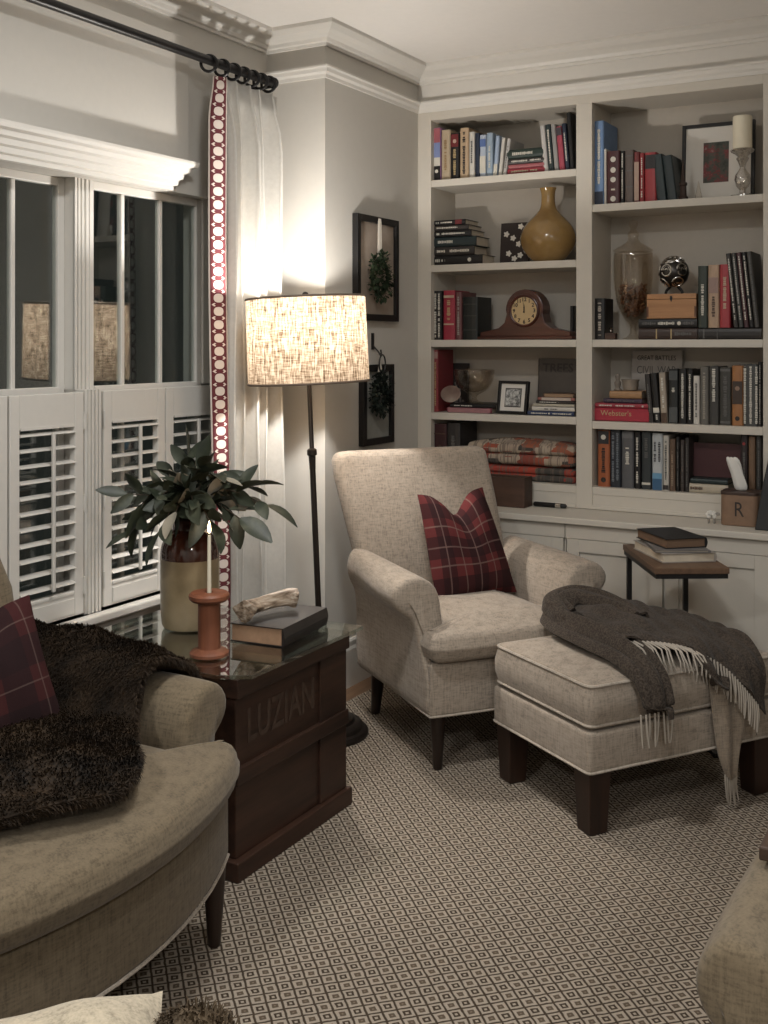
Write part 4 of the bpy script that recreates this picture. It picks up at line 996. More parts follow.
bm = B(); tube(bm, [shp(.001, 0, -.12), shp(.001, 0, -.055)], .016, 12); obj('socket', bm, M['bronze'], lamp)
bm = B()
for s in (0, PI): tube(bm, spline([shp(.012, s, -.06), shp(.055, s, .0), shp(.05, s, .09), shp(.004, s, z1-.015)], 6), .002, 6)
obj('harp', bm, M['bronze'], lamp)
bm = B(); p = shp(0, 0, z1+.012); bmesh.ops.create_uvsphere(bm, u_segments=14, v_segments=10, radius=.013, matrix=Matrix.Translation(p)); tube(bm, [shp(.001, 0, z1-.012), shp(.001, 0, z1+.006)], .006, 8); obj('finial', bm, M['bronze'], lamp)
bm = B(); lathe(bm, [(.012, -.055), (.02, -.035), (.029, -.008), (.029, .008), (.02, .026), (.0, .034)], 18)
bmesh.ops.transform(bm, matrix=Matrix.Translation(S0) @ qrot.to_matrix().to_4x4(), verts=bm.verts); obj('bulb', bm, M['bulb'], lamp).visible_shadow = True
bl = bpy.data.lights.new('lamp_light', 'POINT'); bl.energy = 38; bl.color = (1, .965, .915); bl.shadow_soft_size = .03
blo = link(bpy.data.objects.new('lamp_light', bl)); blo.location = Vector((LX, LY, .0065))+S0+Vector((0, 0, .095))

# ================================================================== WALL PICTURES
def wall_picture(u, name_label, y0, y1, z0, z1, wreath_c, wr, mat_m, ribbon_top, rh):
    t = thing('framed_print', name_label, 'picture', (XF+.001, (y0+y1)/2, z0), -PI/2*-1)
    # facing +x : local -y -> +x  (rotate +90deg)
    t.rotation_euler = (0, 0, PI/2)
    frame(t, y1-y0, z1-z0, .030, .028, M['black'], mat_m, None)
    return t
m1 = pic_mat('warm_print', [(.3, (.24, .19, .15)), (.7, (.40, .33, .27))], 3)
m2 = pic_mat('pale_green_print', [(.3, (.20, .20, .18)), (.7, (.34, .34, .31))], 3)
wall_picture(0, 'tall black-framed print under a wreath, upper of two on the picture wall', 4.150, 4.530, 1.600, 2.072, None, 0, m1, 0, 0)
wall_picture(0, 'black-framed pale print under a dark wreath, lower of two behind the armchair', 4.205, 4.485, 1.040, 1.402, None, 0, m2, 0, 0)
def wreath(y, z, ry, rz, seed, label, gmat, ribbon, top):
    t = thing('leaf_wreath', label, 'wreath', (XF+.044, y, z)); rr = random.Random(seed); bm = B()
    for k in range(380):
        a = rr.uniform(0, 2*PI); f = rr.uniform(.0, 1.0)**.6; p = Vector((rr.uniform(-.010, .018), ry*f*math.cos(a), rz*f*math.sin(a)))
        d = (Vector((rr.uniform(-.2, .9), math.cos(a)+rr.uniform(-1, 1), math.sin(a)+rr.uniform(-1, 1)))).normalized(); s_, u_ = frame_at(d); l_ = rr.uniform(.018, .03); w_ = l_*.32
        vs = [bm.verts.new(p), bm.verts.new(p+d*l_*.5+s_*w_+u_*.002), bm.verts.new(p+d*l_), bm.verts.new(p+d*l_*.5-s_*w_+u_*.002)]
        bm.faces.new(vs)
    tube(bm, [(0, ry*.7*math.cos(2*PI*k/24), rz*.7*math.sin(2*PI*k/24)) for k in range(24)], .010, 6, closed=True)
    obj('leaves', bm, gmat, t, smooth=False)
    bm = B()
    for s in (-1, 1):
        rs = []
        for (yy, zz) in ((s*.014, rz*.55), (s*.008, rz*.8+.03), (s*.004, top-.02), (0, top)):
            rs.append([(-.004, yy-.007, zz), (.0, yy+.007, zz), (.0015, yy+.007, zz), (-.0025, yy-.007, zz)])
        rings(bm, rs)
    obj('ribbon', bm, ribbon, t, smooth=False); return t
rib = plain('cream_ribbon', (.55, .50, .43), .8)
wreath(4.322, 1.80, .100, .105, 2, 'oval green leaf wreath hanging on a cream ribbon over the upper print', M['wreath'], rib, .262)
wreath(4.325, 1.268, .088, .095, 8, 'dark green leaf wreath hanging over the lower print', fur_mat('dark_wreath_green', (.006, .010, .008), (.035, .045, .035)), rib, .137)
t = thing('wall_hook', 'black iron wall hook with a ring between the two prints', 'hook', (XF+.004, 4.325, 1.44))
bm = B(); box(bm, -.003, .004, -.008, .008, .03, .105); tube(bm, spline([(.004, 0, .045), (.03, 0, .02), (.045, 0, .0), (.042, 0, .03)], 5), .004, 8); obj('hook_plate', bm, M['iron'], t)
bm = B(); tube(bm, [(.044, .028*math.cos(2*PI*k/24)+.012, -.035+.042*math.sin(2*PI*k/24)) for k in range(24)], .0035, 8, closed=True, up=Vector((1, 0, 0))); obj('ring', bm, M['iron'], t)

# ================================================================== ARMCHAIRS
def arm_bm(side, W, xb, xf, out=.085, ztop=.675, zseat=.385, drop=.0, inner=.10, r=.07, fl=.0, base_front=.0):
    """rolled upholstered arm, lofted back to front. side +1 = +y"""
    h = W/2
    prof = [(h-inner, .30), (h-inner, .40), (h-inner, .50), (h-inner+.006, ztop-.10), (h-inner+.022, ztop-.045), (h-.035, ztop-.012), (h+.012, ztop), (h+out*.62, ztop-.014), (h+out*.95, ztop-.048), (h+out, ztop-.085),
            (h+out*.72, ztop-.125), (h+out*.30, ztop-.146), (h+.008, ztop-.185), (h+.0, .42), (h+.0, .36), (h+.0, .27), (h+.0, .212), (h-.012, .200), (h-.06, .200)]
    rs = []; nx = 12
    for k in range(nx+1):
        f = k/nx; x = lerp(xb, xf, f); row = []
        grow = lerp(.45, 1.0, smooth01(f*1.15)); dz = drop*(1-f)
        for (y, z) in prof:
            yy = h+(y-h)*(grow if (y > h+.001) else 1)
            q = smooth01((z-.36)/.08)
            xx = x if f < .75 else lerp(x, lerp(x, x+base_front*(1-q), 1), (f-.75)/.25)
            zz = z+(dz*smooth01((z-.45)/.15))
            row.append((xx, side*yy, zz))
        rs.append(row)
    last = rs[-1]; cy = h+.0; cz = ztop-.075
    def shrink(row, s, dx):
        out_ = []
        for (x, y, z) in row:
            ay = abs(y)
            if z > .44: c_ = (cy+.005, cz)
            else: c_ = (h-.035, z)
            out_.append((x+dx, side*(c_[0]+(ay-c_[0])*s), c_[1]+(z-c_[1])*s if z > .44 else z))
        return out_
    rs.append(shrink(last, .97, .010)); rs.append(shrink(last, .86, .019)); rs.append(shrink(last, .66, .023)); rs.append(shrink(last, .3, .0225))
    bm = B(); rings(bm, rs, cap1=True); return bm
def tapered_leg(x, y, z0, z1, r0, r1, dx=0, dy=0, square=False):
    bm = B(); n = 4 if square else 14; off = PI/4 if square else 0
    rs = []
    for f in (0, .02, .12, .5, 1.0):
        r = lerp(r1, r0, f); 
        if f == 0: r *= .9
        rs.append([(x+dx*(1-f)+r*math.cos(2*PI*k/n+off), y+dy*(1-f)+r*math.sin(2*PI*k/n+off), lerp(z0, z1, f)) for k in range(n)])
    rings(bm, rs); return bm
def armchair(label, loc, rz, W, D, bow, fab, back, out=.10, armin=-.012, ztop=.675, inner=.10, arm_front=-.10, cush=.045, leglen=.2, group=None):
    t = thing('armchair', label, 'armchair', (loc[0], loc[1], .0065), rz, group)
    h = W/2; G = .0065
    # base rail
    def front(y, e=0.): return bow*(1-(y/h)**2)+e
    ys = [lerp(-h+.002, h-.002, k/14) for k in range(15)]
    ou = [(front(y), y) for y in ys]+[(-D+.02, h*.93), (-D+.0, h*.8), (-D, -h*.8), (-D+.02, -h*.93)]
    ou = subdiv(ou, .08)
    obj('seat_base', cushion(B(), ou, .2, .386, .014), fab, t)
    bm = B(); tube(bm, [(p[0], p[1], .203) for p in inset2(ou, -.001)], .0042, 6, closed=True); obj('piping', bm, M['welt'], t)
    # arms
    for s in (-1, 1):
        obj('arm', arm_bm(s, W-armin, -D+.06, arm_front, out, ztop, inner=inner, base_front=-arm_front-.032+front(h*.985), drop=.012), fab, t, sub=1)
    # T-shaped seat cushion
    iw = h-inner-.008; wing = h+.006; ou = []
    nf = 16
    for k in range(nf+1):
        y = lerp(-wing, wing, k/nf); ou.append((front(y, cush)-.016*smooth01((abs(y)/wing-.85)/.15)*1.0, y))
    if arm_front < cush: ou += [(arm_front+.034, wing), (arm_front+.034, iw), (-D*.82, iw), (-D*.82, -iw), (arm_front+.034, -iw), (arm_front+.034, -wing)]
    else: ou = [(cush, -iw), (cush+.01, 0), (cush, iw), (-D*.82, iw), (-D*.82, -iw)]
    ou = subdiv(round_poly(ou, .02, 2), .05)
    obj('seat_cushion', cushion(B(), ou, .389, .497, .042, .038, bulge=.006), fab, t)
    bm = B(); tube(bm, [(p[0], p[1], .468) for p in inset2(ou, .008)], .0036, 6, closed=True); obj('cushion_welt', bm, fab, t)
    # back: list of (z, x_front, half width, thickness, y centre)
    rs = []
    def ring(z, xf, hw, th, yc, f=1.):
        pts = round_poly([(xf, -hw), (xf-th, -hw+.01), (xf-th, hw-.01), (xf, hw)], .45*th, 5)
        pts = subdiv(pts, .07); return pts
    allr = []
    for (z, xf, hw, th, yc) in back:
        base = round_poly([(0, -1), (-1, -1), (-1, 1), (0, 1)], .0, 1)
        row = []
        m = 11; e = th*.42
        P = []
        for k in range(m): P.append((xf+.012*(1-(2*k/(m-1)-1)**2), lerp(-hw+e, hw-e, k/(m-1))))
        for k in range(1, 6): a = PI/2*k/6; P.append((xf-e+e*math.cos(a), hw-e+e*math.sin(a)))
        P.append((xf-e, hw)); P.append((xf-th+e, hw))
        for k in range(1, 6): a = PI/2+PI/2*k/6; P.append((xf-th+e+e*math.cos(a), hw-e+e*math.sin(a)))
        for k in range(m): P.append((xf-th, lerp(hw-e, -hw+e, k/(m-1))))
        for k in range(1, 6): a = PI+PI/2*k/6; P.append((xf-th+e+e*math.cos(a), -hw+e+e*math.sin(a)))
        P.append((xf-th+e, -hw)); P.append((xf-e, -hw))
        for k in range(1, 6): a = -PI/2+PI/2*k/6; P.append((xf-e+e*math.cos(a), -hw+e+e*math.sin(a)))
        allr.append((z, [(x, y+yc) for x, y in P], xf, th, hw, yc))
    for z, P, *_ in allr: rs.append([(x, y, z) for x, y in P])
    z, P, xf, th, hw, yc = allr[-1]; cx = xf-th/2
    for f, dz in ((.93, .022), (.80, .034), (.55, .041), (.25, .043)):
        s = 1-(1-f)*.9
        rs.append([(cx+(x-cx)*f, yc+(y-yc)*(1-(1-f)*th/hw*.8), z+dz) for x, y in P])
    bm = B(); rings(bm, rs); obj('backrest', bm, fab, t)
    # legs
    lx = .02
    for s in (-1, 1):
        obj('leg', tapered_leg(front(h*.8)-.055, s*(h-.055), .0, .201, .030, .016), M['darkwood'], t)
        obj('leg', tapered_leg(-D+.09, s*(h-.085), .0, .201, .030, .019, dx=-.035), M['darkwood'], t)
    return t
CH = math.radians(-37.0)
A0 = Vector((-1.722, 3.378)); rdir = Vector((math.cos(CH+PI/2), math.sin(CH+PI/2)))
O1 = A0+rdir*.345
back1 = [(.22, -.60, .30, .13, 0), (.38, -.575, .315, .14, 0), (.50, -.565, .325, .14, 0), (.66, -.585, .333, .13, -.03), (.82, -.625, .342, .125, -.05), (.95, -.665, .348, .118, -.066), (1.012, -.685, .348, .11, -.072)]
armchair('tall-backed oatmeal linen armchair holding the bright red plaid pillow', O1, CH, .69, .73, .012, M['linen'], back1)
back2 = [(.22, -.66, .50, .13, 0), (.40, -.64, .49, .14, 0), (.55, -.635, .495, .14, 0), (.70, -.65, .50, .13, 0), (.82, -.67, .495, .12, 0), (.91, -.69, .465, .11, 0), (.965, -.70, .42, .10, 0)]
armchair('wide dim tan linen armchair with a bowed seat, covered by a dark fur throw', (-1.705, 1.665), 0, 1.12, .80, .15, M['linen_dim'], back2, out=.085, ztop=.63, armin=.01, arm_front=-.075)
armchair('dim tan linen armchair cut off at the lower right, a wooden tray on its arm', (.112, 1.46), -PI/2, .84, .80, .02, M['linen_dim'], back2 and [(a, b_, c_*.72, d_, e_) for a, b_, c_, d_, e_ in back2], out=.065, ztop=.678, arm_front=-.10)

def pillow(name, label, w, h, th, mat, loc, rot, chop=.0, seed=1, shear=0.):
    bm = B(); uvl = bm.loops.layers.uv.new('UVMap'); n = 22; rr = random.Random(seed)
    F, K = [], []
    for s, S in ((1, F), (-1, K)):
        for j in range(n+1):
            row = []
            for i in range(n+1):
                a = 2*i/n-1; b_ = 2*j/n-1
                ex = (1-abs(a)**2.6)*(1-abs(b_)**2.6)
                edge = .055*(1-b_*b_)*abs(a)**4*math.copysign(1, a); edgey = .05*(1-a*a)*abs(b_)**4*math.copysign(1, b_)
                x = (a-edge)*w/2; y = (b_-edgey)*h/2
                tpos = (b_+1)/2
                dip = chop*math.exp(-(a/.38)**2)*tpos**2.2; y -= dip
                x *= 1-.28*chop/.1*max(0, tpos-.25) if chop else 1
                x -= shear*(tpos-.5)
                z = s*th/2*ex**.62*(1-.55*(chop > 0)*math.exp(-(a/.30)**2)*max(0, tpos-.3))
                z += .006*math.sin(7*a+3*b_+seed)*ex
                row.append((x, y, z))
            S.append(row)
    VF = [[bm.verts.new(p) for p in r] for r in F]
    VK = [[VF[j][i] if i in (0, n) or j in (0, n) else bm.verts.new(K[j][i]) for i in range(n+1)] for j in range(n+1)]
    for V, fl in ((VF, 0), (VK, 1)):
        for j in range(n):
            for i in range(n):
                q = [(i, j), (i+1, j), (i+1, j+1), (i, j+1)]
                if fl: q.reverse()
                f = bm.faces.new([V[b_][a] for a, b_ in q])
                for lp_, (a, b_) in zip(f.loops, q): lp_[uvl].uv = (a/n, b_/n)
    o = obj(name, bm, mat, None, recalc=False); o.location = loc; o.rotation_euler = rot; tag(o, label, 'pillow'); return o
def chair_pt(x, y, z):
    f = Vector((math.cos(CH), math.sin(CH))); p = O1+f*x+rdir*y; return (p.x, p.y, z)
# local pillow frame: x right (as seen), y up, z towards the viewer
pl = pillow('throw_pillow', 'red tartan plaid throw pillow with a chopped top on the tall-backed armchair', .37, .43, .15, M['plaid'], chair_pt(-.445, .022, .705), (0, 0, 0), .085, 1, .05)
pl.rotation_euler = (Matrix.Rotation(CH+PI/2+math.radians(4), 4, 'Z') @ Matrix.Rotation(PI/2-.24, 4, 'X') @ Matrix.Rotation(math.radians(2), 4, 'Z')).to_euler()

# ================================================================== OTTOMAN + THROW
OT = (-1.093, 3.648); OA = math.radians(56)
ot = thing('ottoman', 'linen ottoman with square dark legs in front of the tall-backed armchair', 'ottoman', (OT[0], OT[1], .0065), OA)
ou = subdiv(round_poly([(-.385, -.27), (.385, -.27), (.385, .27), (-.385, .27)], .018, 4), .05)
obj('upholstered_base', cushion(B(), ou, .195, .318, .012), M['linen'], ot)
bm = B(); tube(bm, [(p[0], p[1], .198) for p in ou], .0045, 6, closed=True); obj('piping', bm, M['welt'], ot)
ou2 = subdiv(round_poly([(-.378, -.263), (.378, -.263), (.378, .263), (-.378, .263)], .03, 4), .04)
obj('top_cushion', cushion(B(), ou2, .322, .465, .016, .030, bulge=.014), M['linen'], ot)
bm = B()
for zz in (.335, .455): tube(bm, [(p[0], p[1], zz) for p in inset2(ou2, -.0)], .0050, 6, closed=True)
obj('cushion_welt', bm, M['welt'], ot)
for sx_ in (-1, 1):
    for sy_ in (-1, 1): obj('leg', tapered_leg(sx_*.335, sy_*.22, .0, .196, .058, .046, square=True), M['legwood'], ot, smooth=False, bev=.003)
def bez(net, nu, nv):
    """uniform cubic B-spline surface, clamped by repeating edge points; net[v][u]"""
    def ext(l): return [l[0]+(l[0]-l[1])]+l+[l[-1]+(l[-1]-l[-2])]
    net = [[Vector(p) for p in r] for r in net]; net = [ext(r) for r in net]; net = ext2(net)
    nv_, nu_ = len(net)-3, len(net[0])-3
    def bs(t): return ((1-t)**3/6, (3*t**3-6*t*t+4)/6, (-3*t**3+3*t*t+3*t+1)/6, t**3/6)
    out = []
    for j in range(nv+1):
        q = min(j/nv*nv_, nv_-1e-6); jv = int(q); bv = bs(q-jv); row = []
        for i in range(nu+1):
            w = min(i/nu*nu_, nu_-1e-6); iu = int(w); bu = bs(w-iu); p = Vector((0, 0, 0))
            for a in range(4):
                for c in range(4): p += net[jv+a][iu+c]*(bv[a]*bu[c])
            row.append(p)
        out.append(row)
    return out
def ext2(net):
    a = [p+(p-q) for p, q in zip(net[0], net[1])]; b_ = [p+(p-q) for p, q in zip(net[-1], net[-2])]
    return [a]+net+[b_]
def sheet(bm, pts, th=.006, rip=None):
    nv, nu = len(pts)-1, len(pts[0])-1; T, Bt = [], []
    for j in range(nv+1):
        rt, rb = [], []
        for i in range(nu+1):
            du = pts[j][min(i+1, nu)]-pts[j][max(i-1, 0)]; dv = pts[min(j+1, nv)][i]-pts[max(j-1, 0)][i]; n_ = du.cross(dv)
            n_ = n_.normalized() if n_.length > 1e-9 else Vector((0, 0, 1))
            p = pts[j][i]+(n_*rip(j/nv, i/nu) if rip else Vector((0, 0, 0)))
            rt.append(bm.verts.new(p+n_*th/2)); rb.append(bm.verts.new(p-n_*th/2))
        T.append(rt); Bt.append(rb)
    for j in range(nv):
        for i in range(nu):
            bm.faces.new((T[j][i], T[j][i+1], T[j+1][i+1], T[j+1][i])); bm.faces.new((Bt[j][i], Bt[j+1][i], Bt[j+1][i+1], Bt[j][i+1]))
    for j in range(nv):
        bm.faces.new((T[j][0], T[j+1][0], Bt[j+1][0], Bt[j][0])); bm.faces.new((T[j][nu], Bt[j][nu], Bt[j+1][nu], T[j+1][nu]))
    for i in range(nu):
        bm.faces.new((T[0][i], Bt[0][i], Bt[0][i+1], T[0][i+1])); bm.faces.new((T[nv][i], T[nv][i+1], Bt[nv][i+1], Bt[nv][i]))
th = thing('wool_throw', 'grey-brown wool throw with pale fringe draped over the ottoman', 'throw', (OT[0], OT[1], .0065), OA)
bm = B()
# main sheet: rows from the far edge (back) to the fringed front edge; columns left to right
net = [
 [(-.13, .25, .535), (.04, .27, .55), (.16, .26, .54), (.25, .22, .525), (.30, .12, .52), (.315, .0, .515)],
 [(-.14, .17, .565), (.02, .18, .60), (.14, .17, .575), (.22, .12, .55), (.285, .02, .535), (.315, -.10, .525)],
 [(-.16, .06, .570), (-.02, .06, .60), (.10, .06, .57), (.19, .02, .55), (.265, -.08, .535), (.31, -.18, .52)],
 [(-.17, -.06, .560), (-.04, -.06, .575), (.08, -.06, .555), (.17, -.10, .54), (.245, -.18, .53), (.305, -.262, .50)],
 [(-.18, -.13, .553), (-.05, -.15, .56), (.06, -.18, .545), (.14, -.23, .525), (.215, -.30, .48), (.285, -.33, .40)],
 [(-.185, -.17, .548), (-.06, -.205, .545), (.04, -.262, .52), (.12, -.312, .47), (.19, -.335, .385), (.265, -.338, .30)]]
main = bez(net, 44, 44)
wr = lambda v, u: -.009*math.sin(u*17+v*7)*(.35+.65*v)-.005*math.sin(v*21+u*5)-.004*math.sin(u*41-v*13)
sheet(bm, main, .007, wr)
# gathered folds at the left: one broad length of the same cloth lying in creases
def gather(ctrl, wid, hts, n=9):
    """sheet swept along ctrl; hts = heights of the creases across it"""
    P = spline(ctrl, n); m = len(hts); rows = []
    for i, p in enumerate(P):
        f = i/(len(P)-1); d = P[min(i+1, len(P)-1)]-P[max(i-1, 0)]; s_, u_ = frame_at(d); row = []
        w_ = wid*(.72+.28*math.sin(PI*min(1, f*1.15+.12)))
        for k in range(m):
            q = k/(m-1)*2-1; hh = hts[k]*(1+.22*math.sin(f*8+k*1.7))*(1-.35*f)
            row.append(p+s_*(w_*q+.010*math.sin(f*7+k*2.3))+u_*hh)
        rows.append(row)
    return rows
def dense(rows, nu=44):
    return bez([[tuple(p) for p in r] for r in rows], nu, len(rows)*2)
g1 = gather([(.02, .25, .50), (-.075, .262, .515), (-.135, .215, .508), (-.155, .13, .50), (-.16, .03, .498), (-.165, -.09, .495), (-.17, -.20, .488), (-.175, -.285, .46), (-.175, -.318, .40), (-.175, -.326, .355)], .080, [.008, .045, .078, .052, .030, .062, .092, .060, .034, .048, .012])
sheet(bm, dense(g1), .008)
g2 = gather([(-.145, .17, .545), (-.14, .24, .575), (-.06, .255, .592), (.0, .19, .585), (.01, .08, .578), (.0, -.04, .570)], .060, [-.015, .028, .042, .020, .038, .020, -.012])
sheet(bm, dense(g2, 30), .008)
g3 = gather([(-.17, .08, .53), (-.172, .17, .56), (-.13, .262, .59), (-.04, .285, .58), (.06, .26, .565)], .040, [-.02, .018, .030, .018, -.02])
sheet(bm, dense(g3, 24), .008)
g4 = gather([(.03, -.262, .515), (.045, -.31, .475), (.06, -.325, .43), (.085, -.325, .41), (.10, -.318, .44)], .028, [0, .014, .020, .012, 0])
sheet(bm, dense(g4, 20), .006)
obj('wool_cloth', bm, M['throw'], th)
# tan end hanging down the front
net = [[(.07, -.288, .435), (.115, -.29, .43), (.155, -.29, .42), (.195, -.29, .41)],
       [(.075, -.292, .38), (.12, -.296, .37), (.165, -.292, .36), (.205, -.295, .35)],
       [(.08, -.304, .29), (.125, -.314, .28), (.17, -.302, .28), (.21, -.305, .29)],
       [(.09, -.304, .20), (.13, -.312, .19), (.165, -.303, .20), (.19, -.303, .22)],
       [(.125, -.302, .12), (.145, -.306, .100), (.16, -.302, .10), (.175, -.300, .125)]]
bm = B(); hang = bez(net, 16, 30); sheet(bm, hang, .005, lambda v, u: .006*math.sin(u*11+v*2)); o = obj('hanging_end', bm, M['throwtan'], th); o['label'] = 'tan underside end hanging to the floor'
fr = B(); rr = random.Random(21)
def tassel(p, l, out, r=.0032):
    p = Vector(p); n_ = 5; pts = []
    sw = Vector((rr.uniform(-.012, .012), rr.uniform(-.004, .004), 0))
    for k in range(n_+1):
        f = k/n_; pts.append(p+Vector(out)*min(1, f*2.2)*.02+sw*f*f+Vector((0, 0, -l*f)) )
    tube(fr, pts, [r, r, r*.95, r*.9, r*.9, r*.6], 6)
edge = main[-1]
for i in range(0, 41):
    p = edge[i]; u_ = i/40
    if u_ < .42:      # fringe lying forward on the seat top
        pts = [p, p+Vector((.004, -.03, -.004)), p+Vector((.01+rr.uniform(-.006, .006), -.055, -.012)), p+Vector((.014+rr.uniform(-.01, .01), -.075, -.045)), p+Vector((.016, -.08, -.075))]
        tube(fr, pts, [.0034, .0032, .003, .003, .002], 6)
    else: tassel(p, .095, (0, -.35, 0))
obj('fringe', fr, M['fringe'], th)
fr = B()
for i in range(0, 17, 2): tassel(hang[-1][i], .085, (0, -.1, 0))
obj('fringe', fr, M['fringe'], o)
fr = B()
for k in range(8): tassel((-.238+.017*k, -.330-.004*(k % 2), .372), .10, (0, -.1, 0))
obj('fringe', fr, M['fringe'], th)

# ================================================================== C-TABLE WITH BOOKS
TA = math.radians(31); TN = Vector((-1.07, 3.845)); e1 = Vector((math.cos(TA), math.sin(TA))); e2 = Vector((-e1.y, e1.x))
ct = thing('side_table', 'narrow side table with a brown wood top on thin black legs', 'table', (TN.x, TN.y, .0065), TA)
obj('tabletop', bx(0, .265, 0, .465, .678, .700), M['tabletop'], ct, smooth=False, bev=.002)
obj('top_rim', bx(.004, .261, .004, .461, .661, .678), M['black'], ct, smooth=False)
for x_ in (.012, .253-.018):
    obj('leg', bx(x_, x_+.018, .44, .458, .0, .661), M['black'], ct, smooth=False)
bm = B(); box(bm, .012, .253, .44, .458, .0, .015)
for x_ in (.012, .253-.018): box(bm, x_, x_+.018, .08, .44, 0, .015)
obj('floor_frame', bm, M['black'], ct, smooth=False)
def flat_book(name, label, w, l, th_, cm, pm, loc, rz, group, curl=0.):
    """flat lying book; spine along the -x side; origin bottom centre"""
    t = B(); c = .003
    outl = [(w/2, 0), (-w/2+.004, 0), (-w/2, th_*.25), (-w/2-.002, th_*.5), (-w/2, th_*.75), (-w/2+.004, th_), (w/2, th_), (w/2, th_-c), (-w/2+.008, th_-c), (-w/2+.008, c), (w/2, c)]
    extrude_poly(t, outl, -l/2, l/2, 'y'); o = obj(name, t, cm, None, smooth=False); o.location = loc; o.rotation_euler = (0, 0, rz); tag(o, label, 'book', group)
    obj('pages', bx(-w/2+.009, w/2-.004, -l/2+.004, l/2-.004, c+.0003, th_-c-.0003), pm, o, smooth=False); return o
bp = TN+e1*.135+e2*.235; zt = .0065+.701
gb = 'books on the small side table'
flat_book('book', 'larger pale-paged book at the bottom of the pile on the small side table', .205, .285, .034, bcol((.30, .27, .24)), M['page'], (bp.x, bp.y, zt), TA+PI+.12, gb)
flat_book('book', 'thin grey magazine sandwiched in the pile on the small side table', .20, .265, .010, bcol((.16, .15, .145)), M['page'], (bp.x+.004, bp.y-.006, zt+.0345), TA+PI-.06, gb)
flat_book('book', 'black-covered book with brown page edges on top of the side table pile', .165, .24, .036, bcol((.012, .012, .013)), plain('dark_page_edges', (.15, .09, .055), .8), (bp.x-.012, bp.y+.006, zt+.045), TA+PI+.2, gb)
# round stool peeking out at the right edge
t = thing('round_stool', 'dark round stool just visible at the right edge behind the ottoman', 'stool', (-.36, 4.12, .0065))
bm = B(); lathe(bm, [(.0, .38), (.25, .38), (.262, .395), (.262, .43), (.25, .447), (.0, .450)], 40); obj('stool_seat', bm, M['darkwood'], t)
for k in range(4):
    a = PI/4+k*PI/2; obj('leg', tapered_leg(.17*math.cos(a), .17*math.sin(a), 0, .382, .026, .016, dx=.03*math.cos(a), dy=.03*math.sin(a)), M['darkwood'], t)

# ================================================================== CRATE TABLE
cr = thing('wooden_crate', 'dark old wooden crate used as an end table, faint LUZIAN lettering', 'crate', (-2.175, 2.750, .0065))
X0, X1, Y0, Y1 = -.335, .312, -.285, .29
bm = B(); box(bm, X0-.02, X1+.022, Y0-.02, Y1+.02, 0, .055); obj('plinth', bm, M['crate'], cr, smooth=False, bev=.004)
bm = B()
box(bm, X0, X1, Y0, Y1, .055, .555)
obj('crate_body', bm, M['crate'], cr, smooth=False, bev=.003)
bm = B(); box(bm, X0-.012, X1+.016, Y0-.012, Y1+.012, .505, .560); obj('top_rail', bm, M['crate'], cr, smooth=False, bev=.003)
bm = B(); box(bm, X0-.01, X1+.014, Y0-.010, Y1+.010, .262, .310); obj('middle_rail', bm, M['crate'], cr, smooth=False, bev=.003)
for (ya, yb) in ((Y1-.15, Y1+.004), ):
    bm = B(); box(bm, X1-.005, X1+.008, ya, yb, .055, .262); box(bm, X1-.005, X1+.008, ya, yb, .310, .505); obj('corner_board', bm, M['crate'], cr, smooth=False, bev=.002)
text('stencil_lettering', 'LUZIAN', .135, plain('faded_stencil', (.075, .042, .028), .7, var=.4), cr, (X1+.0006, -.058, .405), (PI/2, 0, PI/2), sx=.74, bold=.002)
o = obj('glass_top', extrude_poly(B(), [(-2.535, 2.425), (-1.90, 2.425), (-1.815, 2.475), (-1.815, 3.085), (-2.535, 3.085)], .0065+.5615, .0065+.5735), M['tableglass'], None, smooth=False, bev=.0015); o.name = 'table_glass'; tag(o, 'clipped-corner sheet of glass lying on the wooden crate', 'glass')
ZG = .0065+.574
# stoneware jug
jg = thing('stoneware_jug', 'tall stoneware jar, brown glazed above and cream below', 'jar', (-2.30, 2.80, ZG+.0005)); jg.scale = (.9, .9, 1)
low = [(.0, 0), (.080, 0), (.094, .004), (.100, .014), (.104, .05), (.1055, .12), (.1055, .225)]
up_ = [(.1055, .225), (.1052, .245), (.101, .267), (.088, .294), (.068, .312), (.061, .318), (.060, .335), (.064, .342), (.066, .35), (.062, .356), (.053, .352), (.050, .33), (.055, .30), (.0, .28)]
bm = B(); lathe(bm, low, 44); obj('cream_body', bm, ceramic('cream_stoneware', [(.25, (.15, .11, .06)), (.5, (.26, .20, .115)), (.75, (.33, .26, .165))], .35), jg)
bm = B(); lathe(bm, up_, 44); obj('brown_shoulder', bm, ceramic('brown_glaze', [(.3, (.028, .010, .007)), (.7, (.075, .026, .016))], .12), jg)
# branches of leathery leaves standing in it
br = thing('leafy_branches', 'bunch of branches with grey-green magnolia-like leaves in the stoneware jar', 'foliage', (-2.30, 2.80, ZG+.31))
def leaf(bm, p, d, l_, w_, roll, curl):
    d = Vector(d).normalized(); s_, u_ = frame_at(d); q = Matrix.Rotation(roll, 3, d); s_ = q @ s_; u_ = q @ u_
    n_ = 6; rows = []
    for k in range(n_+1):
        f = k/n_; wd = w_*math.sin(PI*min(1, f*.96+.02))**.75*(1-.25*f); c = Vector(p)+d*(l_*f)+u_*(-curl*l_*f*f)
        rows.append((c+s_*wd+u_*wd*.35, c, c-s_*wd+u_*wd*.35))
    V = [[bm.verts.new(x) for x in r] for r in rows]
    for a, b_ in zip(V, V[1:]):
        bm.faces.new((a[0], a[1], b_[1], b_[0])); bm.faces.new((a[1], a[2], b_[2], b_[1]))
rr = random.Random(33)
Rv = Vector((RT[0], RT[1], 0)); Fv = Vector((FW[0], FW[1], 0)); Zv = Vector((0, 0, 1))
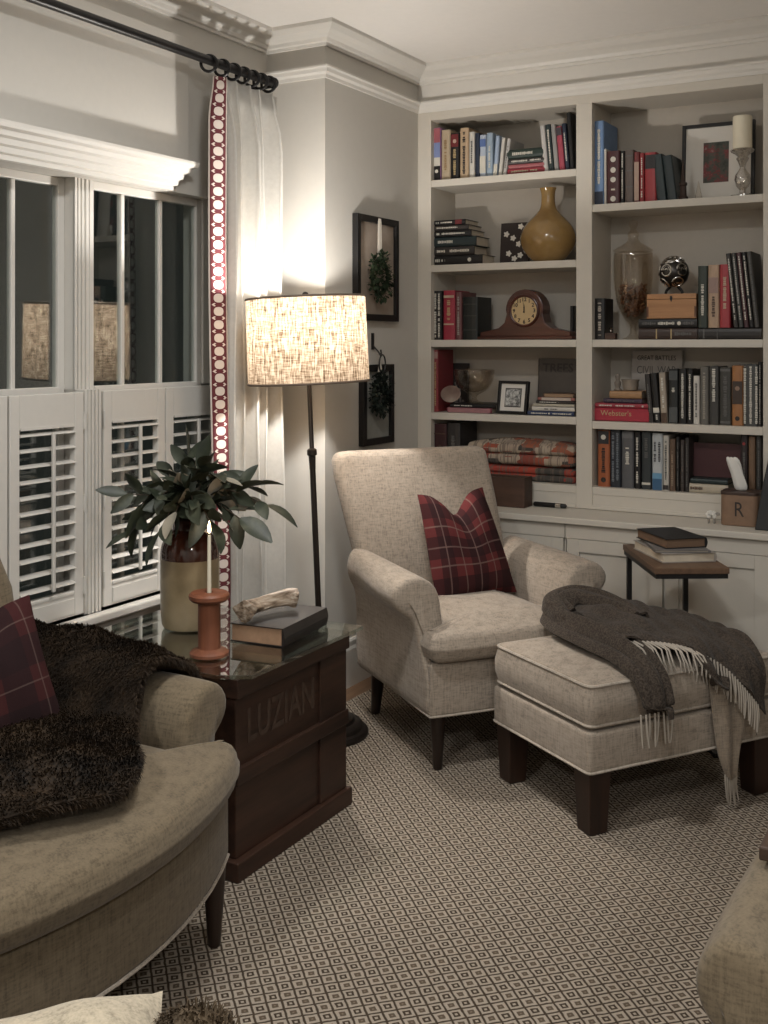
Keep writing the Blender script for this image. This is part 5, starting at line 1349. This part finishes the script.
# tips in (right, towards room(-forward), up) from the jar mouth
tips = [(-.235, .05, .145), (-.20, .10, .02), (-.12, -.05, .17), (-.01, .0, .27), (.05, .06, .24), (.12, .04, .20), (.25, .0, .165), (.21, .08, .06), (.30, .03, .10), (-.20, -.05, .10), (.10, .12, .06), (-.08, .14, .03), (-.06, .02, .15), (.03, .10, .13), (-.13, .08, .11), (.08, -.06, .15), (-.03, .12, .09)]
tips = [(a*.82, b_, c*.88) for a, b_, c in tips]
for bi, (a, b_, c) in enumerate(tips):
    tip = Rv*a-Fv*b_+Zv*c; mid = tip*.5+Zv*(.05+.02*(bi % 3)); P = spline([(-Rv*a*.06+Zv*-.012), (tip*.18+Zv*.055), mid, tip], 6)
    P = [p if p.length > .055 or p.z > .045 else Vector((p.x*.55, p.y*.55, p.z)) for p in P]
    bm = B(); tube(bm, P, [lerp(.0035, .0015, k/(len(P)-1)) for k in range(len(P))], 6); o = obj('branch', bm, M['stem'], br)
    bm = B(); pale = B(); nL = 9
    for k in range(nL):
        f = .34+.66*k/(nL-1); i_ = min(int(f*(len(P)-1)), len(P)-2); p = P[i_]+(P[i_+1]-P[i_])*(f*(len(P)-1)-i_); ax = (P[i_+1]-P[i_]).normalized(); s_, u_ = frame_at(ax)
        an = k*2.4+bi; d = ax*.75+(s_*math.cos(an)+u_*math.sin(an))*.8
        if k == nL-1: d = ax
        l_ = rr.uniform(.075, .125)*(1.0 if k < nL-1 else 1.1); tgt = pale if rr.random() < .10 else bm
        leaf(tgt, p, d, l_, l_*rr.uniform(.22, .30), rr.uniform(-1.2, 1.2), rr.uniform(-.1, .35))
    lf = obj('leaves', bm, M['leaf'], o); 
    if len(pale.faces): lp2 = obj('pale_leaves', pale, M['leafpale'], o); lp2['label'] = 'pale undersides of turned leaves'
    else: pale.free()
# spool and taper candle
sp = thing('wooden_spool', 'orange-brown wooden thread spool used as a candle holder', 'spool', (-2.035, 2.565, ZG+.0005))
bm = B(); lathe(bm, [(.0, 0), (.052, 0), (.0575, .004), (.0575, .012), (.05, .018), (.034, .024), (.033, .03), (.033, .150), (.034, .156), (.052, .162), (.0595, .170), (.0595, .180), (.054, .186), (.012, .187), (.010, .180), (.0, .180)], 36); obj('spool_body', bm, M['spool'], sp)
cd = thing('taper_candle', 'thin lit ivory taper candle standing in the wooden spool', 'candle', (-2.035, 2.565, ZG+.183))
bm = B(); lathe(bm, [(.0, 0), (.0068, 0), (.0065, .01), (.0052, .165), (.004, .172), (.0, .173)], 14); obj('wax', bm, M['wax'], cd)
bm = B(); tube(bm, [(0, 0, .172), (.001, 0, .182)], .0009, 6); obj('wick', bm, M['ink'], cd)
bm = B(); lathe(bm, [(.0, .176), (.0042, .181), (.0056, .188), (.0042, .199), (.002, .209), (.0, .215)], 14); obj('flame', bm, M['flame'], cd)
fl = bpy.data.lights.new('flame_light', 'POINT'); fl.energy = .35; fl.color = (1, .6, .28); fl.shadow_soft_size = .006
flo = link(bpy.data.objects.new('flame_light', fl)); flo.location = (-2.035, 2.565, ZG+.183+.225)
# old book with a piece of driftwood on it
ob = flat_book('old_book', 'thick old dark leather book with browned page edges on the glass top', .188, .295, .056, plain('old_leather', (.022, .017, .015), .38, var=.3), M['oldpage'], (-2.0, 2.88, ZG+.0005), PI+.10, None)
ob['category'] = 'book'
dw = B(); P = spline([(-.085, -.02, .027), (-.07, -.008, .03), (-.03, .006, .030), (.02, .014, .033), (.06, .012, .034), (.085, .002, .030)], 6)
rs = []
for i, p in enumerate(P):
    f = i/(len(P)-1); d = P[min(i+1, len(P)-1)]-P[max(i-1, 0)]; s_, u_ = frame_at(d); R_ = .022*(.92+.35*math.exp(-((f-.02)/.10)**2)+.22*math.exp(-((f-.9)/.12)**2)); 
    if f < .02 or f > .98: R_ *= .6
    rs.append([tuple(p+s_*R_*math.cos(a)*(1+.18*math.sin(3*a+f*6))+u_*R_*.92*math.sin(a)*(1+.15*math.cos(4*a+f*4))) for a in [2*PI*k/20 for k in range(20)]])
rings(dw, rs)
mdw, nt, b = newmat('grey_driftwood'); f_ = noise(nt, 1, sc3=(12, 90, 90), detail=4); L(nt, ramp(nt, f_, [(.36, (.10, .065, .04)), (.5, (.33, .25, .18)), (.66, (.58, .50, .41))]), b.inputs['Base Color']); b.inputs['Roughness'].default_value = .6; bump(nt, b, f_, .6, .004)
o = obj('driftwood', dw, mdw, None); o.scale = (1.3, 1.25, 1.3); o.location = (-2.02, 2.85, ZG+.0575); o.rotation_euler = (0, 0, math.radians(70)); tag(o, 'gnarled grey driftwood piece lying on the old leather book', 'driftwood')

# ================================================================== FUR THROW + PILLOW ON THE WIDE CHAIR
def fur_blades(bm, pts, n, l_, rnd, lean, rip=None):
    nv, nu = len(pts)-1, len(pts[0])-1
    for q_ in range(int(n*1.22)):
        j = rnd.random()*nv; i = rnd.random()*nu; eo = None
        if q_ >= n:
            w_ = rnd.randrange(3)
            if w_ == 0: i = nu-1e-4
            elif w_ == 1: j = nv-1e-4
            else: i = 1e-4
            eo = (1, 0) if w_ == 0 else (0, 1) if w_ == 1 else (-1, 0)
        j0, i0 = min(int(j), nv-1), min(int(i), nu-1); fj, fi = j-j0, i-i0
        p = (pts[j0][i0]*(1-fi)+pts[j0][i0+1]*fi)*(1-fj)+(pts[j0+1][i0]*(1-fi)+pts[j0+1][i0+1]*fi)*fj
        du = pts[j0][i0+1]-pts[j0][i0]; dv = pts[j0+1][i0]-pts[j0][i0]; n_ = du.cross(dv)
        if n_.length < 1e-10: continue
        n_.normalize(); n_ = -n_
        if rip: p = p-n_*rip(j/nv, i/nu)
        if eo: n_ = (du.normalized()*eo[0]+dv.normalized()*eo[1])*.9+n_*rnd.uniform(-1.2, .6); p = p-Vector((0, 0, rnd.random()*.012))
        d = (n_*.7+dv.normalized()*lean*(0 if eo else 1)+Vector((rnd.uniform(-.4, .4), rnd.uniform(-.4, .4), rnd.uniform(-.3, .3)))).normalized()
        s_, u_ = frame_at(d); w_ = .0016; ll = l_*rnd.uniform(.6, 1.2); m_ = p+d*ll*.55; e_ = p+d*ll-Vector((0, 0, ll*.3))
        a = bm.verts.new(p-s_*w_); b_ = bm.verts.new(p+s_*w_); c = bm.verts.new(m_+s_*w_*.8); d_ = bm.verts.new(m_-s_*w_*.8); e = bm.verts.new(e_)
        bm.faces.new((a, b_, c, d_)); bm.faces.new((d_, c, e))
# rows run from outside the far arm, over it, down to the seat and forward; columns back (-x) to front
net = [
 [(-2.42, 2.40, .56), (-2.30, 2.405, .565), (-2.18, 2.405, .565), (-2.06, 2.405, .56), (-1.985, 2.40, .555)],
 [(-2.42, 2.37, .665), (-2.30, 2.38, .672), (-2.18, 2.38, .675), (-2.07, 2.38, .655), (-1.99, 2.375, .65)],
 [(-2.42, 2.29, .712), (-2.30, 2.29, .708), (-2.18, 2.29, .704), (-2.07, 2.29, .68), (-1.995, 2.285, .67)],
 [(-2.39, 2.185, .70), (-2.28, 2.185, .675), (-2.17, 2.185, .66), (-2.07, 2.185, .655), (-1.985, 2.18, .65)],
 [(-2.36, 2.11, .64), (-2.26, 2.12, .60), (-2.15, 2.13, .58), (-2.05, 2.14, .56), (-1.955, 2.145, .56)],
 [(-2.28, 2.02, .575), (-2.18, 2.03, .56), (-2.06, 2.04, .555), (-1.95, 2.05, .555), (-1.845, 2.065, .55)],
 [(-2.24, 1.90, .57), (-2.12, 1.90, .585), (-1.97, 1.90, .585), (-1.83, 1.91, .575), (-1.70, 1.93, .56)],
 [(-2.22, 1.74, .575), (-2.08, 1.74, .59), (-1.92, 1.74, .59), (-1.76, 1.76, .58), (-1.615, 1.80, .555)],
 [(-2.22, 1.55, .575), (-2.08, 1.55, .59), (-1.93, 1.55, .59), (-1.81, 1.57, .58), (-1.72, 1.63, .555)],
 [(-2.22, 1.40, .575), (-2.08, 1.40, .585), (-1.98, 1.40, .585), (-1.91, 1.40, .575), (-1.85, 1.42, .555)]]
net = [[(x+.045+(.06*q/4 if k < 5 else .0), y-.085, z) for q, (x, y, z) in enumerate(r)] for k, r in enumerate(net)]
fp = bez(net, 34, 70)
frip = lambda v, u: -.009*math.sin(v*31+u*6)-.007*math.sin(u*17+v*13)-.010*smooth01((u-.8)/.2)
ft = B(); sheet(ft, fp, .026, frip); rnd = random.Random(77); fur_blades(ft, fp, 30000, .017, rnd, .6, lambda v, u: frip(v, u)-.012)
o = obj('fur_throw', ft, M['fur'], None, smooth=True, recalc=False); tag(o, 'dark brown fur throw spread over the arm and seat of the wide armchair', 'throw')
pl2 = pillow('throw_pillow', 'dark maroon plaid throw pillow on the wide armchair, beside the fur throw', .40, .38, .16, M['plaid2'], (-2.145, 1.815, .665), (0, 0, 0), .05, 5)
pl2.rotation_euler = (Matrix.Rotation(PI/2-.35, 4, 'Z') @ Matrix.Rotation(PI/2-.30, 4, 'X') @ Matrix.Rotation(math.radians(6), 4, 'Z')).to_euler()

# ================================================================== FOREGROUND: ottoman with pillow and throw, tray on the right chair
fo = thing('ottoman', 'tan ottoman at the bottom photo edge under a cream pillow', 'ottoman', (-.98, .95, .0065), math.radians(20))
ou = subdiv(round_poly([(-.36, -.30), (.36, -.30), (.36, .30), (-.36, .30)], .03, 4), .06)
obj('upholstered_base', cushion(B(), ou, .15, .28, .012), M['linen_dim'], fo); obj('top_cushion', cushion(B(), ou, .284, .40, .03, .03, bulge=.01), M['linen_dim'], fo)
for sx_ in (-1, 1):
    for sy_ in (-1, 1): obj('leg', tapered_leg(sx_*.31, sy_*.25, .0, .151, .05, .04, square=True), M['legwood'], fo, smooth=False)
fpil = pillow('throw_pillow', 'cream linen pillow at the bottom left photo edge', .34, .32, .15, linen('cream_linen', (.50, .43, .32)), (-1.10, 1.03, .498), (.16, -.10, .75), 0, 3)
net = [[(-1.06+.06*i+.02*j, 1.285+.012*i-.085*j, .49+.025*math.sin(i*1.5+.6)*(1-.2*j)+.065*(j == 1)-.03*(j == 0)) for i in range(6)] for j in range(4)]
fn = bez(net, 24, 16); ft = B(); sheet(ft, fn, .022, lambda v, u: .010*math.sin(u*21+v*6)); fur_blades(ft, fn, 4000, .02, rnd, .5, lambda v, u: .010*math.sin(u*21+v*6)-.010)
o = obj('fur_throw', ft, M['fur2'], None, recalc=False); tag(o, 'brown furry throw at the bottom photo edge beside the cream pillow', 'throw')
ty = thing('wooden_tray', 'dark wooden tray board lying across the chair arm at the lower right photo edge', 'tray', (-.332, 1.775, .696))
wt = wood('dark_tray_wood', (.03, .018, .012), (.085, .05, .034), 'y', .5)
obj('tray_board', bx(0, .26, 0, .36, 0, .022), wt, ty, smooth=False, bev=.003)
for y_ in (.03, .30): obj('cleat', bx(.20, .25, y_, y_+.03, -.03, 0), wt, ty, smooth=False)

# ================================================================== LIGHT
w = bpy.data.worlds.new('night'); sc.world = w; w.use_nodes = True
w.node_tree.nodes['Background'].inputs[0].default_value = (.018, .021, .019, 1); w.node_tree.nodes['Background'].inputs[1].default_value = .6
def fill_downlight(x, y, e, size=.30, col=(1, 1, .985)):  # unseen fill light, added with a small ceiling fitting around it
    t = thing('ceiling_fill_light', 'unseen round ceiling light supplying added room fill', 'ceiling light', (x, y, ZC-.001), 0, 'ceiling lights')
    bm = B(); tube(bm, [(.07*math.cos(2*PI*k/28), .07*math.sin(2*PI*k/28), -.004) for k in range(28)], .006, 8, closed=True); obj('trim_ring', bm, M['trim'], t)
    bm = B(); lathe(bm, [(.0, -.0035), (.062, -.003), (.062, -.001), (.0, -.001)], 24); obj('lens', bm, emit('fill_lens', (1, .85, .68), 2.5), t)
    l = bpy.data.lights.new('ceiling_fill_lamp', 'AREA'); l.shape = 'DISK'; l.size = size; l.energy = e; l.color = col
    o = link(bpy.data.objects.new('ceiling_fill_lamp', l)); o.location = (x, y, ZC-.03); return o
fill_downlight(-.3, 1.3, 9); fill_downlight(-1.35, 2.25, 24); fill_downlight(-1.2, -.9, 44); fill_downlight(1.2, -.6, 44)  # added room fill; the second also fits the shadow below the rod

sc.view_settings.view_transform = 'Standard'; sc.view_settings.look = 'None'; sc.view_settings.gamma = 1
sc.view_settings.use_curve_mapping = False; sc.view_settings.exposure = 0.2
sc.cycles.max_bounces = 8; sc.cycles.transparent_max_bounces = 16
